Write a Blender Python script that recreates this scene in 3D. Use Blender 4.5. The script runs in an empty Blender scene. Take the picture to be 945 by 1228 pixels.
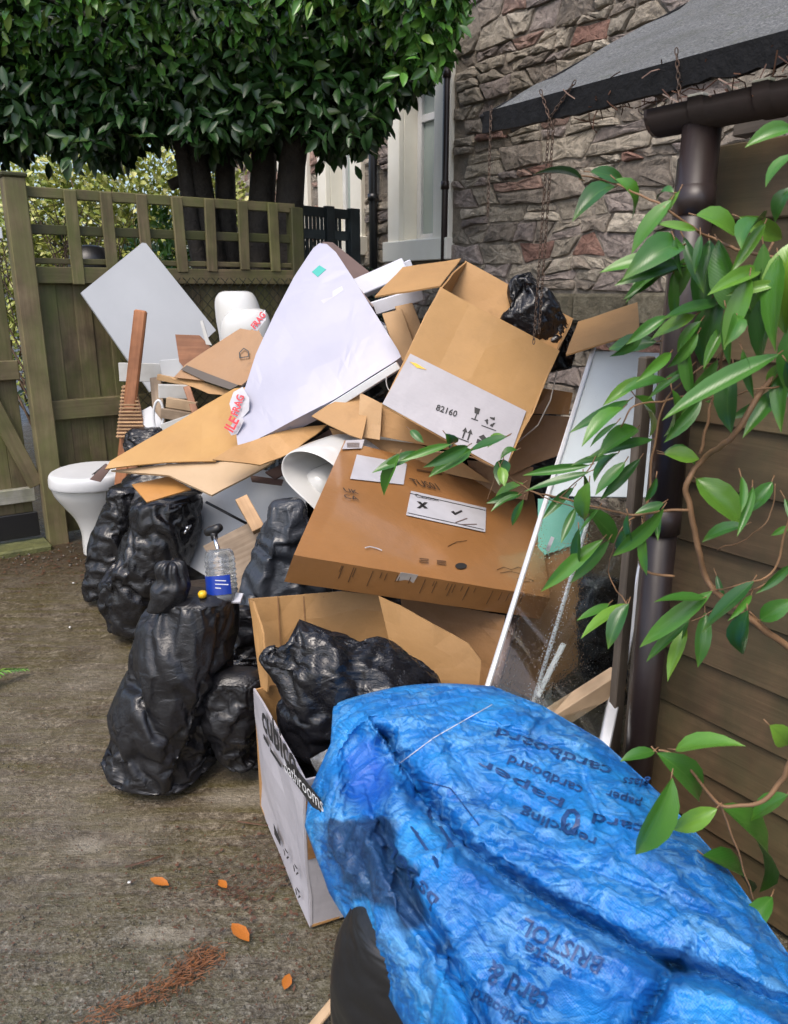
import bpy, bmesh, math, random
import numpy as np
from mathutils import Vector, Matrix, noise
R = math.radians
random.seed(7); np.random.seed(7)
S = bpy.context.scene
COL = S.collection

# ------------------------------------------------------------------ camera
PITCH = R(16); FOC = 930.0; EYE = Vector((0, 0, 1.5))
cd = bpy.data.cameras.new('camera'); cam = bpy.data.objects.new('camera', cd); COL.objects.link(cam)
cam.location = EYE; cam.rotation_euler = (R(90) - PITCH, 0, 0)
cd.sensor_fit = 'HORIZONTAL'; cd.sensor_width = 36; cd.lens = 36 * FOC / 945
cd.clip_start = .05; cd.clip_end = 500
cd.dof.use_dof = True; cd.dof.focus_distance = 2.7; cd.dof.aperture_fstop = 10.0
S.camera = cam

# ------------------------------------------------------------------ light
SUN_EL, SUN_AZ = R(58), R(205)          # behind and left of the camera
wd = bpy.data.worlds.new('World'); S.world = wd; wd.use_nodes = True
wn = wd.node_tree; bg = wn.nodes['Background']
sky = wn.nodes.new('ShaderNodeTexSky'); sky.sky_type = 'NISHITA'; sky.sun_disc = False
sky.sun_elevation = SUN_EL; sky.sun_rotation = SUN_AZ
sky.air_density = 1.0; sky.dust_density = 4.0; sky.ozone_density = 1.0
wn.links.new(sky.outputs[0], bg.inputs[0]); bg.inputs[1].default_value = .15
sl = bpy.data.lights.new('sun', 'SUN'); sl.energy = .75; sl.angle = R(25); sl.color = (1, .96, .9)
so = bpy.data.objects.new('sun', sl); COL.objects.link(so); so.location = (-3, -3, 9)
sdir = Vector((math.sin(SUN_AZ) * math.cos(SUN_EL), math.cos(SUN_AZ) * math.cos(SUN_EL), math.sin(SUN_EL)))
so.rotation_euler = sdir.to_track_quat('Z', 'Y').to_euler()
S.view_settings.view_transform = 'Standard'; S.view_settings.look = 'None'
S.view_settings.exposure = 0.95; S.view_settings.gamma = 1
S.cycles.max_bounces = 8; S.cycles.transmission_bounces = 8; S.cycles.transparent_max_bounces = 12

# ------------------------------------------------------------------ projecting helpers (photo pixel -> place)
FW = Vector((0, math.cos(PITCH), -math.sin(PITCH))); UP = Vector((0, math.sin(PITCH), math.cos(PITCH))); RT = Vector((1, 0, 0))
def ray(px, py): return FW + RT * ((px - 472.5) / FOC) - UP * ((py - 614) / FOC)
def at(px, py, Y):
    d = ray(px, py); return EYE + d * (Y / d.y)
def gnd(px, py, z=0.0):
    d = ray(px, py); return EYE + d * ((z - EYE.z) / d.z)
def hit(px, py, p, n):
    d = ray(px, py); return EYE + d * ((p - EYE).dot(n) / d.dot(n))
def proj(p):
    v = p - EYE; w = v.dot(FW); return (472.5 + FOC * v.dot(RT) / w, 614 - FOC * v.dot(UP) / w)
def para(q, Y0):
    d = [ray(*p) for p in q]; t0 = Y0 / d[0].y
    A = np.array([[d[1][i], -d[2][i], d[3][i]] for i in range(3)]); b = np.array([d[0][i] * t0 for i in range(3)])
    t1, t2, t3 = np.linalg.solve(A, b)
    return [EYE + d[0] * t0, EYE + d[1] * float(t1), EYE + d[2] * float(t2), EYE + d[3] * float(t3)]

# ------------------------------------------------------------------ object helpers
WM = {}
def tag(o, label=None, cat=None, group=None, kind=None):
    if label: o['label'] = label
    if cat: o['category'] = cat
    if group: o['group'] = group
    if kind: o['kind'] = kind
    return o
def link(o, M, parent=None):
    COL.objects.link(o); WM[o.name] = M.copy()
    if parent is not None:
        o.parent = parent; o.matrix_basis = WM[parent.name].inverted() @ M
    else: o.matrix_basis = M
    return o
def thing(name, loc, label, cat, group=None):
    o = bpy.data.objects.new(name, None); o.empty_display_size = .1
    link(o, Matrix.Translation(loc)); return tag(o, label, cat, group)
def finish(me, mat, smooth=False):
    if mat: me.materials.append(mat)
    if smooth: me.polygons.foreach_set('use_smooth', [True] * len(me.polygons))
    me.update(); return me
def mesh(name, V, Fc, mat, parent=None, smooth=False, origin=None):
    """V in world coordinates"""
    V = np.array([tuple(v) for v in V], dtype=float)
    if origin is None:
        if parent is not None: origin = WM[parent.name].translation
        else: origin = Vector(((V[:, 0].min() + V[:, 0].max()) / 2, (V[:, 1].min() + V[:, 1].max()) / 2, V[:, 2].min()))
    V = V - np.array(origin)
    me = bpy.data.meshes.new(name); me.from_pydata(V.tolist(), [], Fc); finish(me, mat, smooth)
    return link(bpy.data.objects.new(name, me), Matrix.Translation(origin), parent)
def local(name, me, M, parent=None): return link(bpy.data.objects.new(name, me), M, parent)
def frame(o, ex, ey):
    ex = ex.normalized(); n = ex.cross(ey).normalized(); ey = n.cross(ex)
    return Matrix(((ex.x, ey.x, n.x, o.x), (ex.y, ey.y, n.y, o.y), (ex.z, ey.z, n.z, o.z), (0, 0, 0, 1)))
def box_mesh(name, dx, dy, dz, mat, bev=.002, rough=0.0):
    bm = bmesh.new(); bmesh.ops.create_cube(bm, size=1)
    bmesh.ops.scale(bm, vec=(dx, dy, dz), verts=bm.verts)
    if rough:
        for v in bm.verts: v.co += Vector((random.uniform(-1, 1), random.uniform(-1, 1), random.uniform(-1, 1))) * rough
    if bev: bmesh.ops.bevel(bm, geom=list(bm.edges), offset=min(bev, .3 * min(dx, dy, dz)), segments=1, affect='EDGES')
    me = bpy.data.meshes.new(name); bm.to_mesh(me); bm.free(); return finish(me, mat)
def board(name, p, q, w, t, wdir, mat, parent=None, bev=.003, rough=0.0):
    """a box from p to q; w across (along wdir), t thick"""
    M = frame((p + q) / 2, q - p, wdir)
    return local(name, box_mesh(name, (q - p).length, w, t, mat, bev, rough), M, parent)
class MB:
    def __init__(s): s.v = []; s.f = []
    def add(s, V, Fc):
        b = len(s.v); s.v += [tuple(v) for v in V]; s.f += [tuple(i + b for i in f) for f in Fc]
    def box(s, p, q, w, t, wd):
        M = frame((p + q) / 2, q - p, wd); L = (q - p).length / 2
        V = [M @ Vector((a * L, b * w / 2, c * t / 2)) for a in (-1, 1) for b in (-1, 1) for c in (-1, 1)]
        s.add(V, [(0, 1, 3, 2), (4, 6, 7, 5), (0, 4, 5, 1), (2, 3, 7, 6), (0, 2, 6, 4), (1, 5, 7, 3)])
    def tube(s, pts, r, n=8, cap=True):
        pts = [Vector(p) for p in pts]; V = []; Fc = []; k = len(pts)
        rr = r if isinstance(r, (list, tuple)) else [r] * k
        up = None
        for i, p in enumerate(pts):
            d = (pts[min(i + 1, k - 1)] - pts[max(i - 1, 0)]).normalized()
            if up is None:
                up = d.orthogonal().normalized()
            else:
                up = (up - d * up.dot(d)).normalized()
            sd = d.cross(up)
            for j in range(n):
                a = 2 * math.pi * j / n; V.append(p + (up * math.cos(a) + sd * math.sin(a)) * rr[i])
        for i in range(k - 1):
            for j in range(n):
                Fc.append((i * n + j, i * n + (j + 1) % n, (i + 1) * n + (j + 1) % n, (i + 1) * n + j))
        if cap: Fc += [tuple(range(n))[::-1], tuple(range((k - 1) * n, k * n))]
        s.add(V, Fc)
    def lathe(s, c, prof, n=24, ax=Vector((0, 0, 1)), sx=1, sy=1, exq=None):
        c = Vector(c); ax = ax.normalized(); u = exq or ax.orthogonal().normalized(); u = (u - ax * u.dot(ax)).normalized(); w = ax.cross(u); V = []; Fc = []
        for r, h in prof:
            for j in range(n):
                a = 2 * math.pi * j / n; V.append(c + ax * h + u * (math.cos(a) * r * sx) + w * (math.sin(a) * r * sy))
        for i in range(len(prof) - 1):
            for j in range(n): Fc.append((i * n + j, i * n + (j + 1) % n, (i + 1) * n + (j + 1) % n, (i + 1) * n + j))
        Fc += [tuple(range(n))[::-1], tuple(range((len(prof) - 1) * n, len(prof) * n))]
        s.add(V, Fc)
    def build(s, name, mat, parent=None, smooth=False): return mesh(name, s.v, s.f, mat, parent, smooth)
def sheet(name, poly, anchor, n, t, mat, parent=None, warp=.004, cuts=3, xdir=None):
    """a flat irregular sheet; poly = outline in pixels cast on the plane through anchor with normal n; t thick (away from n)"""
    p0 = at(*anchor); n = Vector(n).normalized()
    P = [hit(x, y, p0, n) for x, y in poly]
    return sheet3(name, P, n, t, mat, parent, warp, cuts, xdir)
def sheet3(name, P, n, t, mat, parent=None, warp=.004, cuts=3, xdir=None):
    n = Vector(n).normalized()
    ex = (P[1] - P[0]) if xdir is None else xdir
    ex = (ex - n * ex.dot(n)).normalized(); ey = n.cross(ex)
    c = sum(P, Vector()) / len(P)
    M = Matrix(((ex.x, ey.x, n.x, c.x), (ex.y, ey.y, n.y, c.y), (ex.z, ey.z, n.z, c.z), (0, 0, 0, 1)))
    I = M.inverted()
    Q = [I @ p for p in P]
    ar = sum(Q[i].x * Q[(i + 1) % len(Q)].y - Q[(i + 1) % len(Q)].x * Q[i].y for i in range(len(Q)))
    if ar < 0: Q = Q[::-1]
    bm = bmesh.new(); f = bm.faces.new([bm.verts.new(q) for q in Q])
    if cuts:
        bmesh.ops.triangulate(bm, faces=[f])
        bmesh.ops.subdivide_edges(bm, edges=list(bm.edges), cuts=cuts, use_grid_fill=True)
        sd = random.uniform(0, 50)
        for v in bm.verts:
            v.co.z += warp * noise.noise(Vector((v.co.x * 5 + sd, v.co.y * 5, sd))) * 1.5 + warp * .5 * noise.noise(Vector((v.co.x * 17 + sd, v.co.y * 17, sd)))
    top = list(bm.faces)
    r = bmesh.ops.extrude_face_region(bm, geom=top)
    ev = [g for g in r['geom'] if isinstance(g, bmesh.types.BMVert)]
    for v in ev: v.co.z += 0
    for v in list(bm.verts):
        if v not in set(ev): pass
    evs = set(ev)
    for v in bm.verts:
        if v not in evs: v.co.z -= t
    bmesh.ops.recalc_face_normals(bm, faces=list(bm.faces))
    me = bpy.data.meshes.new(name); bm.to_mesh(me); bm.free(); finish(me, mat)
    o = local(name, me, M, parent); return o
def text_mesh(body, bold=0.0):
    cu = bpy.data.curves.new('lettering', 'FONT'); cu.body = body; cu.size = 1; cu.resolution_u = 2; cu.offset = bold
    ob = bpy.data.objects.new('lettering', cu)
    me = bpy.data.meshes.new_from_object(ob); bpy.data.objects.remove(ob); bpy.data.curves.remove(cu)
    me.name = 'lettering'; return me
def text_on(body, p1, p2, updir, n, mat, parent, hs=1.0, lift=.0012, name='lettering', bold=0):
    """lettering whose baseline runs from p1 to p2 (world), height scale hs relative to natural"""
    me = text_mesh(body, bold); co = np.array([v.co[:] for v in me.vertices]); x0, x1 = co[:, 0].min(), co[:, 0].max()
    L = (p2 - p1).length; s = L / (x1 - x0)
    ex = (p2 - p1).normalized(); n = n.normalized(); ey = updir - n * updir.dot(n); ey = (ey - ex * ey.dot(ex)).normalized()
    if ex.cross(ey).dot(n) < 0: n2 = -n
    else: n2 = n
    M = Matrix(((ex.x, ey.x, n2.x, 0), (ex.y, ey.y, n2.y, 0), (ex.z, ey.z, n2.z, 0), (0, 0, 0, 1))); M.translation = p1 + n * lift
    for v in me.vertices: v.co = Vector(((v.co.x - x0) * s, v.co.y * s * hs, 0))
    me.materials.clear(); finish(me, mat)
    return local(name, me, M, parent)

# ------------------------------------------------------------------ materials
def nd(nt, typ, ins=None, **props):
    n = nt.nodes.new(typ)
    for k, v in props.items(): setattr(n, k, v)
    for k, v in (ins or {}).items():
        s = n.inputs[k]
        if isinstance(v, bpy.types.NodeSocket): nt.links.new(v, s)
        else: s.default_value = v
    return n
def newmat(name):
    m = bpy.data.materials.new(name); m.use_nodes = True; nt = m.node_tree
    return m, nt, nt.nodes['Principled BSDF']
def c4(c): return (c[0], c[1], c[2], 1)
def ramp(nt, fac, stops):
    n = nd(nt, 'ShaderNodeValToRGB', {'Fac': fac}); e = n.color_ramp.elements
    while len(e) < len(stops): e.new(.5)
    for i, (p, c) in enumerate(stops):
        e[i].position = p; e[i].color = c4(c) if not isinstance(c, (int, float)) else (c, c, c, 1)
    return n.outputs['Color']
def noi(nt, vec, scale, detail=4, rough=.6, dist=0.0):
    return nd(nt, 'ShaderNodeTexNoise', {'Vector': vec, 'Scale': scale, 'Detail': detail, 'Roughness': rough, 'Distortion': dist}).outputs['Fac']
def mixc(nt, fac, a, b, mode='MIX'):
    n = nd(nt, 'ShaderNodeMix', data_type='RGBA', blend_type=mode)
    for s, v in ((n.inputs[0], fac), (n.inputs[6], a), (n.inputs[7], b)):
        if isinstance(v, bpy.types.NodeSocket): nt.links.new(v, s)
        else: s.default_value = v if isinstance(v, (int, float)) else c4(v)
    return n.outputs[2]
def math_(nt, op, a, b=0.0):
    n = nd(nt, 'ShaderNodeMath', operation=op)
    for s, v in ((n.inputs[0], a), (n.inputs[1], b)):
        if isinstance(v, bpy.types.NodeSocket): nt.links.new(v, s)
        else: s.default_value = v
    return n.outputs[0]
def coords(nt, scale=(1, 1, 1), rnd=True, world=False):
    if world: src = nd(nt, 'ShaderNodeNewGeometry').outputs['Position']
    else: src = nd(nt, 'ShaderNodeTexCoord').outputs['Object']
    if rnd:
        oi = nd(nt, 'ShaderNodeObjectInfo').outputs['Random']
        off = nd(nt, 'ShaderNodeVectorMath', {0: (31.7, 17.3, 53.1)}, operation='SCALE'); nt.links.new(oi, off.inputs['Scale'])
        src = nd(nt, 'ShaderNodeVectorMath', {0: src, 1: off.outputs[0]}, operation='ADD').outputs[0]
    return nd(nt, 'ShaderNodeMapping', {'Vector': src, 'Scale': scale}).outputs[0]
def bump(nt, b, h, strength=.3, dist=.01, nrm=None):
    n = nd(nt, 'ShaderNodeBump', {'Height': h, 'Strength': strength, 'Distance': dist})
    if nrm is not None: nt.links.new(nrm, n.inputs['Normal'])
    nt.links.new(n.outputs[0], b.inputs['Normal']); return n.outputs[0]
def varied(nt, col, amt=.25):
    """small per-object brightness difference"""
    oi = nd(nt, 'ShaderNodeObjectInfo').outputs['Random']
    v = nd(nt, 'ShaderNodeMapRange', {0: oi, 3: 1 - amt, 4: 1 + amt}).outputs[0]
    return nd(nt, 'ShaderNodeHueSaturation', {'Color': col, 'Value': v}).outputs[0]
def plain(name, c1, c2=None, scale=8, rough=.5, bsc=60, bst=.1, bd=.002, spec=.5, metal=0, coat=0, rnd=True, var=0.0):
    m, nt, b = newmat(name); v = coords(nt, rnd=rnd); c2 = c2 or tuple(x * .8 for x in c1)
    col = ramp(nt, noi(nt, v, scale, 5), [(.3, c2), (.7, c1)])
    if var: col = varied(nt, col, var)
    nt.links.new(col, b.inputs['Base Color']); b.inputs['Roughness'].default_value = rough
    b.inputs['Specular IOR Level'].default_value = spec; b.inputs['Metallic'].default_value = metal
    b.inputs['Coat Weight'].default_value = coat; b.inputs['Coat Roughness'].default_value = .15
    if bst: bump(nt, b, noi(nt, v, bsc, 4), bst, bd)
    return m
def wood(name, c1, c2, algae=None, amt=.5, rough=.6, grain=(3, 60, 60), bst=.35):
    m, nt, b = newmat(name); v = coords(nt, grain)
    g = noi(nt, v, 1.0, 5, .65, .6)
    col = ramp(nt, g, [(.25, c2), (.5, tuple((a + d) / 2 for a, d in zip(c1, c2))), (.75, c1)])
    v2 = coords(nt, (1, 1, 1))
    col = mixc(nt, ramp(nt, noi(nt, v2, 6, 3), [(.35, 0.0), (.72, .8)]), col, tuple(x * .5 for x in c2))
    if algae:
        w = coords(nt, (1, 1, 1), rnd=False, world=True)
        col = mixc(nt, ramp(nt, noi(nt, nd(nt, 'ShaderNodeMapping', {'Vector': w, 'Scale': (1.6, 1.6, .7)}).outputs[0], 3.2, 7, .72), [(.5 - .4 * amt, 0.0), (.64, min(1, .5 + amt * .7))]), col, algae)
    col = varied(nt, col, .22)
    nt.links.new(col, b.inputs['Base Color']); b.inputs['Roughness'].default_value = rough
    b.inputs['Specular IOR Level'].default_value = .35
    bump(nt, b, g, bst, .004); return m
def cardboard(name, c, rough=.62, coat=0.0, rib=150, ribst=.12, stain=.35):
    m, nt, b = newmat(name); v = coords(nt)
    col = ramp(nt, noi(nt, v, 4, 5), [(.3, tuple(x * .8 for x in c)), (.7, c)])
    fib = noi(nt, coords(nt, (40, 320, 320)), 1, 3)
    col = mixc(nt, math_(nt, 'MULTIPLY', fib, .35), col, tuple(x * .6 for x in c))
    st = ramp(nt, noi(nt, v, 7, 6, .7), [(.56, 0.0), (.7, stain)])
    col = mixc(nt, st, col, tuple(x * .5 for x in c)); col = varied(nt, col, .12)
    nt.links.new(col, b.inputs['Base Color']); b.inputs['Roughness'].default_value = rough
    b.inputs['Coat Weight'].default_value = coat; b.inputs['Coat Roughness'].default_value = .12
    wv = nd(nt, 'ShaderNodeTexWave', {'Vector': v, 'Scale': rib, 'Distortion': 1.0, 'Detail': 2}, wave_type='BANDS', bands_direction='X').outputs['Fac']
    n1 = bump(nt, b, wv, ribst, .002); bump(nt, b, noi(nt, v, 9, 4), .35, .012, n1)
    return m
def facet(nt, v):
    """crumpled film: every cell a little plane with its own tilt"""
    vo = nd(nt, 'ShaderNodeTexVoronoi', {'Vector': v, 'Scale': 1.0, 'Smoothness': .12}, feature='SMOOTH_F1')
    d = nd(nt, 'ShaderNodeVectorMath', {0: v, 1: vo.outputs['Position']}, operation='SUBTRACT').outputs[0]
    c = nd(nt, 'ShaderNodeVectorMath', {0: vo.outputs['Color'], 1: (.5, .5, .5)}, operation='SUBTRACT').outputs[0]
    return nd(nt, 'ShaderNodeVectorMath', {0: d, 1: c}, operation='DOT_PRODUCT').outputs['Value']
def plastic(name, c, rough=.3, fine=.5, drops=True):
    m, nt, b = newmat(name); src = coords(nt, rnd=True)
    b.inputs['Base Color'].default_value = c4(c)
    nt.links.new(ramp(nt, noi(nt, src, 7, 4), [(.3, rough * .75), (.7, rough * 1.35)]), b.inputs['Roughness'])
    b.inputs['Specular IOR Level'].default_value = .55
    n1 = None
    wob = nd(nt, 'ShaderNodeVectorMath', {0: nd(nt, 'ShaderNodeTexNoise', {'Vector': src, 'Scale': 7.0, 'Detail': 2}).outputs['Color'], 1: (.11, .11, .11)}, operation='MULTIPLY').outputs[0]
    wsrc = nd(nt, 'ShaderNodeVectorMath', {0: src, 1: wob}, operation='ADD').outputs[0]
    for (rot, sc, st, ds) in (((.3, .9, .2), (7, 22, 22), .6, .010), ((1.0, .2, 1.9), (14, 50, 50), .5, .005)):
        v = nd(nt, 'ShaderNodeMapping', {'Vector': wsrc, 'Rotation': rot, 'Scale': sc}).outputs[0]
        n1 = bump(nt, b, noi(nt, v, 1.0, 3, .55, .8), fine * st, ds, n1)
    n1 = bump(nt, b, facet(nt, nd(nt, 'ShaderNodeMapping', {'Vector': wsrc, 'Rotation': (.4, 1.0, .3), 'Scale': (7, 18, 18)}).outputs[0]), fine * .55, .008, n1)
    n1 = bump(nt, b, facet(nt, nd(nt, 'ShaderNodeMapping', {'Vector': wsrc, 'Rotation': (1.1, .2, 1.3), 'Scale': (16, 44, 44)}).outputs[0]), fine * .5, .004, n1)
    if drops:
        dv = nd(nt, 'ShaderNodeTexVoronoi', {'Vector': src, 'Scale': 170.0, 'Randomness': 1.0}, feature='F1').outputs['Distance']
        msk = math_(nt, 'MULTIPLY', ramp(nt, dv, [(.0, 1.0), (.33, 0.0)]), ramp(nt, noi(nt, src, 5, 2), [(.45, 0.0), (.55, 1.0)]))
        bump(nt, b, msk, .45, .003, n1)
    return m
def leafmat(name, c1, c2, tip=None, rough=.3, var=.3):
    m, nt, b = newmat(name); v = coords(nt, rnd=False)
    oi = nd(nt, 'ShaderNodeObjectInfo').outputs['Random']
    gi = nd(nt, 'ShaderNodeNewGeometry').outputs['Random Per Island']
    rn = math_(nt, 'FRACT', math_(nt, 'ADD', math_(nt, 'MULTIPLY', oi, 7.31), math_(nt, 'MULTIPLY', gi, 5.77)))
    col = ramp(nt, rn, [(.0, c2), (.8, c1), (1.0, tip or c1)])
    nt.links.new(col, b.inputs['Base Color']); b.inputs['Roughness'].default_value = rough
    b.inputs['Specular IOR Level'].default_value = .5
    b.inputs['Subsurface Weight'].default_value = 0
    return m

M_ = {}
M_['card'] = cardboard('cardboard', (.45, .255, .10))
M_['card_pale'] = cardboard('pale cardboard', (.48, .30, .145), stain=.2)
M_['card_ochre'] = cardboard('ochre cardboard', (.49, .275, .095), stain=.2)
M_['card_orange'] = cardboard('orange cardboard', (.52, .25, .07), rough=.45, coat=.15, stain=.15)
M_['card_wrap'] = cardboard('wrapped cardboard', (.40, .185, .062), rough=.34, coat=.7, ribst=.05, stain=.12)
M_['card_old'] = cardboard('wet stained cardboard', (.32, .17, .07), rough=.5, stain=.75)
M_['tan_board'] = plain('tan hardboard', (.47, .27, .085), (.40, .22, .07), 5, .42, 90, .1, var=.05)
M_['beige_board'] = plain('beige hardboard', (.50, .36, .22), (.44, .31, .18), 6, .5, 90, .1)
M_['dark_edge'] = plain('dark wet edge', (.045, .03, .022), None, 9, .5)
M_['white_card'] = cardboard('white printed cardboard', (.47, .455, .49), rough=.5, stain=.12, ribst=.05)
M_['white_wrap'] = plain('white plastic wrap', (.355, .36, .445), (.315, .32, .405), 3, .32, 14, .14, .006)
M_['white_board'] = plain('white melamine board', (.47, .485, .50), (.42, .435, .45), 2.5, .4, 40, .06)
M_['white_paint'] = plain('white paint', (.55, .55, .53), (.40, .39, .36), 6, .5, 50, .15)
M_['cream_paint'] = plain('cream paint', (.86, .84, .75), (.78, .75, .65), 3, .55, 40, .1)
M_['upvc'] = plain('white window plastic', (.68, .69, .70), None, 3, .3, 30, .02)
M_['ceramic'] = plain('white ceramic', (.62, .62, .60), (.56, .56, .54), 3, .1, 20, .02, .001, coat=.4)
M_['poly'] = plain('white packing foam', (.58, .59, .64), (.50, .51, .56), 12, .6, 140, .25)
M_['bin_black'] = plastic('black bin liner', (.008, .008, .010), .25, .5)
M_['bin_black2'] = plastic('matte black bin liner', (.010, .010, .012), .33, .45)
M_['bin_grey'] = plastic('blue grey bin liner', (.024, .028, .036), .28, .45)
M_['rigid_black'] = plain('black plastic', (.012, .012, .013), None, 6, .38, 30, .1)
M_['pine'] = wood('new pine', (.55, .36, .20), (.40, .24, .12))
M_['beech'] = wood('pale timber', (.58, .42, .27), (.46, .32, .19), bst=.15)
M_['redwood'] = wood('red brown wood', (.38, .165, .075), (.22, .085, .035), rough=.5)
M_['scrapwood'] = wood('weathered scrap wood', (.36, .28, .20), (.20, .14, .09))
M_['fence'] = wood('algae stained fence wood', (.20, .155, .09), (.085, .062, .034), (.085, .10, .026), .35)
M_['fence_post'] = wood('algae stained post', (.24, .185, .11), (.13, .095, .052), (.125, .135, .045), .3)
M_['fence_dark'] = wood('dark fence wood', (.10, .085, .05), (.05, .042, .022), (.055, .065, .015), .45)
M_['rail_pale'] = wood('pale gate rail', (.34, .33, .29), (.22, .21, .18), (.14, .15, .06), .3)
M_['screen'] = wood('grey green painted slats', (.060, .075, .075), (.04, .05, .05))
M_['shed'] = wood('shed boards', (.20, .13, .068), (.085, .052, .028), (.07, .065, .03), .25, grain=(2.2, 38, 38))
M_['shed_trim'] = wood('grey timber trim', (.16, .13, .10), (.08, .065, .05))
M_['brown_pvc'] = plain('brown plastic gutter', (.030, .019, .017), (.018, .012, .011), 9, .38, 40, .12)
M_['black_metal'] = plain('black painted pipe', (.012, .013, .015), None, 8, .35)
M_['bark'] = plain('dark bark', (.035, .028, .02), (.016, .013, .01), 12, .8, 30, .8, .02)
M_['stem'] = plain('climber stem', (.26, .145, .07), (.15, .085, .04), 14, .6, 70, .4)
M_['twig'] = plain('dry twig', (.20, .13, .08), (.10, .065, .04), 9, .7, 70, .3)
M_['print_black'] = plain('black print', (.025, .024, .024), None, 30, .6, 60, 0)
M_['print_faint'] = plain('faded brown print', (.13, .065, .028), None, 30, .5, 60, 0)
M_['print_red'] = plain('red print', (.62, .045, .06), None, 30, .5, 60, 0)
M_['print_navy'] = plain('navy print', (.012, .035, .12), (.015, .07, .22), 40, .45, 60, 0)
M_['print_white'] = plain('white print', (.8, .8, .8), None, 30, .5, 60, 0)
M_['print_blue'] = plain('blue label', (.01, .045, .36), None, 10, .35, 60, 0)
M_['paper'] = plain('white paper label', (.58, .58, .62), None, 8, .4, 60, .05)
M_['teal'] = plain('teal sticker', (.0, .36, .31), None, 10, .4, 60, 0)
M_['yellow'] = plain('yellow plastic', (.75, .45, .02), None, 10, .35, 60, 0)
M_['alu'] = plain('aluminium profile', (.80, .82, .84), (.68, .70, .72), 10, .32, 40, .05, metal=.4)
M_['chrome'] = plain('chrome', (.8, .8, .82), None, 10, .12, 40, 0, metal=1)
M_['rust'] = plain('rusty wire', (.10, .06, .04), (.05, .035, .025), 30, .6, 90, .3, metal=.3)
M_['wire'] = plain('dark chain link wire', (.05, .055, .04), (.02, .022, .02), 30, .5, 90, .1, metal=.4)
M_['tape'] = plain('clear packing tape', (.62, .55, .48), None, 20, .12, 25, .3, coat=.5)
M_['mesh_brown'] = plain('brown ribbed panel', (.33, .17, .085), (.2, .1, .05), 9, .6)
M_['mould'] = plain('mauve grey card', (.16, .10, .085), (.11, .07, .06), 6, .5)

# ------------------------------------------------------------------ special materials
def ground_mat():
    m, nt, b = newmat('wet dirty concrete'); v = coords(nt, rnd=False)
    big = noi(nt, v, 1.3, 5, .6); mid = noi(nt, v, 7, 6, .7); fine = noi(nt, v, 60, 5, .75)
    streak = noi(nt, nd(nt, 'ShaderNodeMapping', {'Vector': v, 'Rotation': (0, 0, R(-28)), 'Scale': (3, 26, 1)}).outputs[0], 1, 5, .65)
    col = ramp(nt, fine, [(.34, (.026, .020, .014)), (.5, (.125, .098, .064)), (.68, (.33, .285, .215))])
    col = mixc(nt, ramp(nt, mid, [(.38, .7), (.62, 0.0)]), col, (.045, .030, .018))
    col = mixc(nt, ramp(nt, streak, [(.40, 0.0), (.64, .75)]), col, (.075, .062, .014))
    col = mixc(nt, ramp(nt, big, [(.5, 0.0), (.72, .55)]), col, (.20, .175, .135))
    # the near end of the drive is greyer aggregate with green algae
    sx = nd(nt, 'ShaderNodeSeparateXYZ', {0: v})
    near = nd(nt, 'ShaderNodeMapRange', {0: math_(nt, 'ADD', sx.outputs[1], math_(nt, 'MULTIPLY', mid, .9)), 1: 1.75, 2: 2.45, 3: 1.0, 4: 0.0}).outputs[0]
    agg = nd(nt, 'ShaderNodeTexVoronoi', {'Vector': v, 'Scale': 170.0}, feature='F1')
    hs = nd(nt, 'ShaderNodeSeparateColor', {0: agg.outputs['Color']}).outputs[0]
    grey = ramp(nt, hs, [(.0, (.025, .026, .020)), (.45, (.085, .085, .066)), (.8, (.17, .165, .135)), (1.0, (.32, .31, .27))])
    grey = mixc(nt, ramp(nt, noi(nt, v, 5, 5), [(.45, 0.0), (.7, .55)]), grey, (.05, .07, .025))
    col = mixc(nt, math_(nt, 'MULTIPLY', math_(nt, 'MULTIPLY', near, ramp(nt, fine, [(.35, .25), (.6, 1.0)])), .62), col, grey)
    # pale worn patches in the concrete
    for (px, py, rx, ry) in ((290, 955, .26, .13), (105, 1012, .13, .08), (330, 930, .16, .10), (200, 1120, .2, .06)):
        p = gnd(px, py)
        dx = math_(nt, 'DIVIDE', math_(nt, 'SUBTRACT', sx.outputs[0], p.x), rx); dy = math_(nt, 'DIVIDE', math_(nt, 'SUBTRACT', sx.outputs[1], p.y), ry)
        d = math_(nt, 'ADD', math_(nt, 'ADD', math_(nt, 'MULTIPLY', dx, dx), math_(nt, 'MULTIPLY', dy, dy)), math_(nt, 'MULTIPLY', mid, 1.4))
        col = mixc(nt, ramp(nt, d, [(.45, .6), (1.7, 0.0)]), col, (.38, .34, .27))
    # dark leaf mould near the fence
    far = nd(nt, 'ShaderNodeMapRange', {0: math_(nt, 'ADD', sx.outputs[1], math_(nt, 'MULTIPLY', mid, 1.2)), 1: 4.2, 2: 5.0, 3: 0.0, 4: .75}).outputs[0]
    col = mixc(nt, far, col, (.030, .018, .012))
    nt.links.new(col, b.inputs['Base Color'])
    nt.links.new(ramp(nt, mid, [(.35, .22), (.65, .5)]), b.inputs['Roughness'])
    n1 = bump(nt, b, fine, .9, .007); n1 = bump(nt, b, streak, .5, .015, n1); bump(nt, b, agg.outputs['Distance'], .2, .005, n1)
    return m
M_['ground'] = ground_mat()
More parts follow.
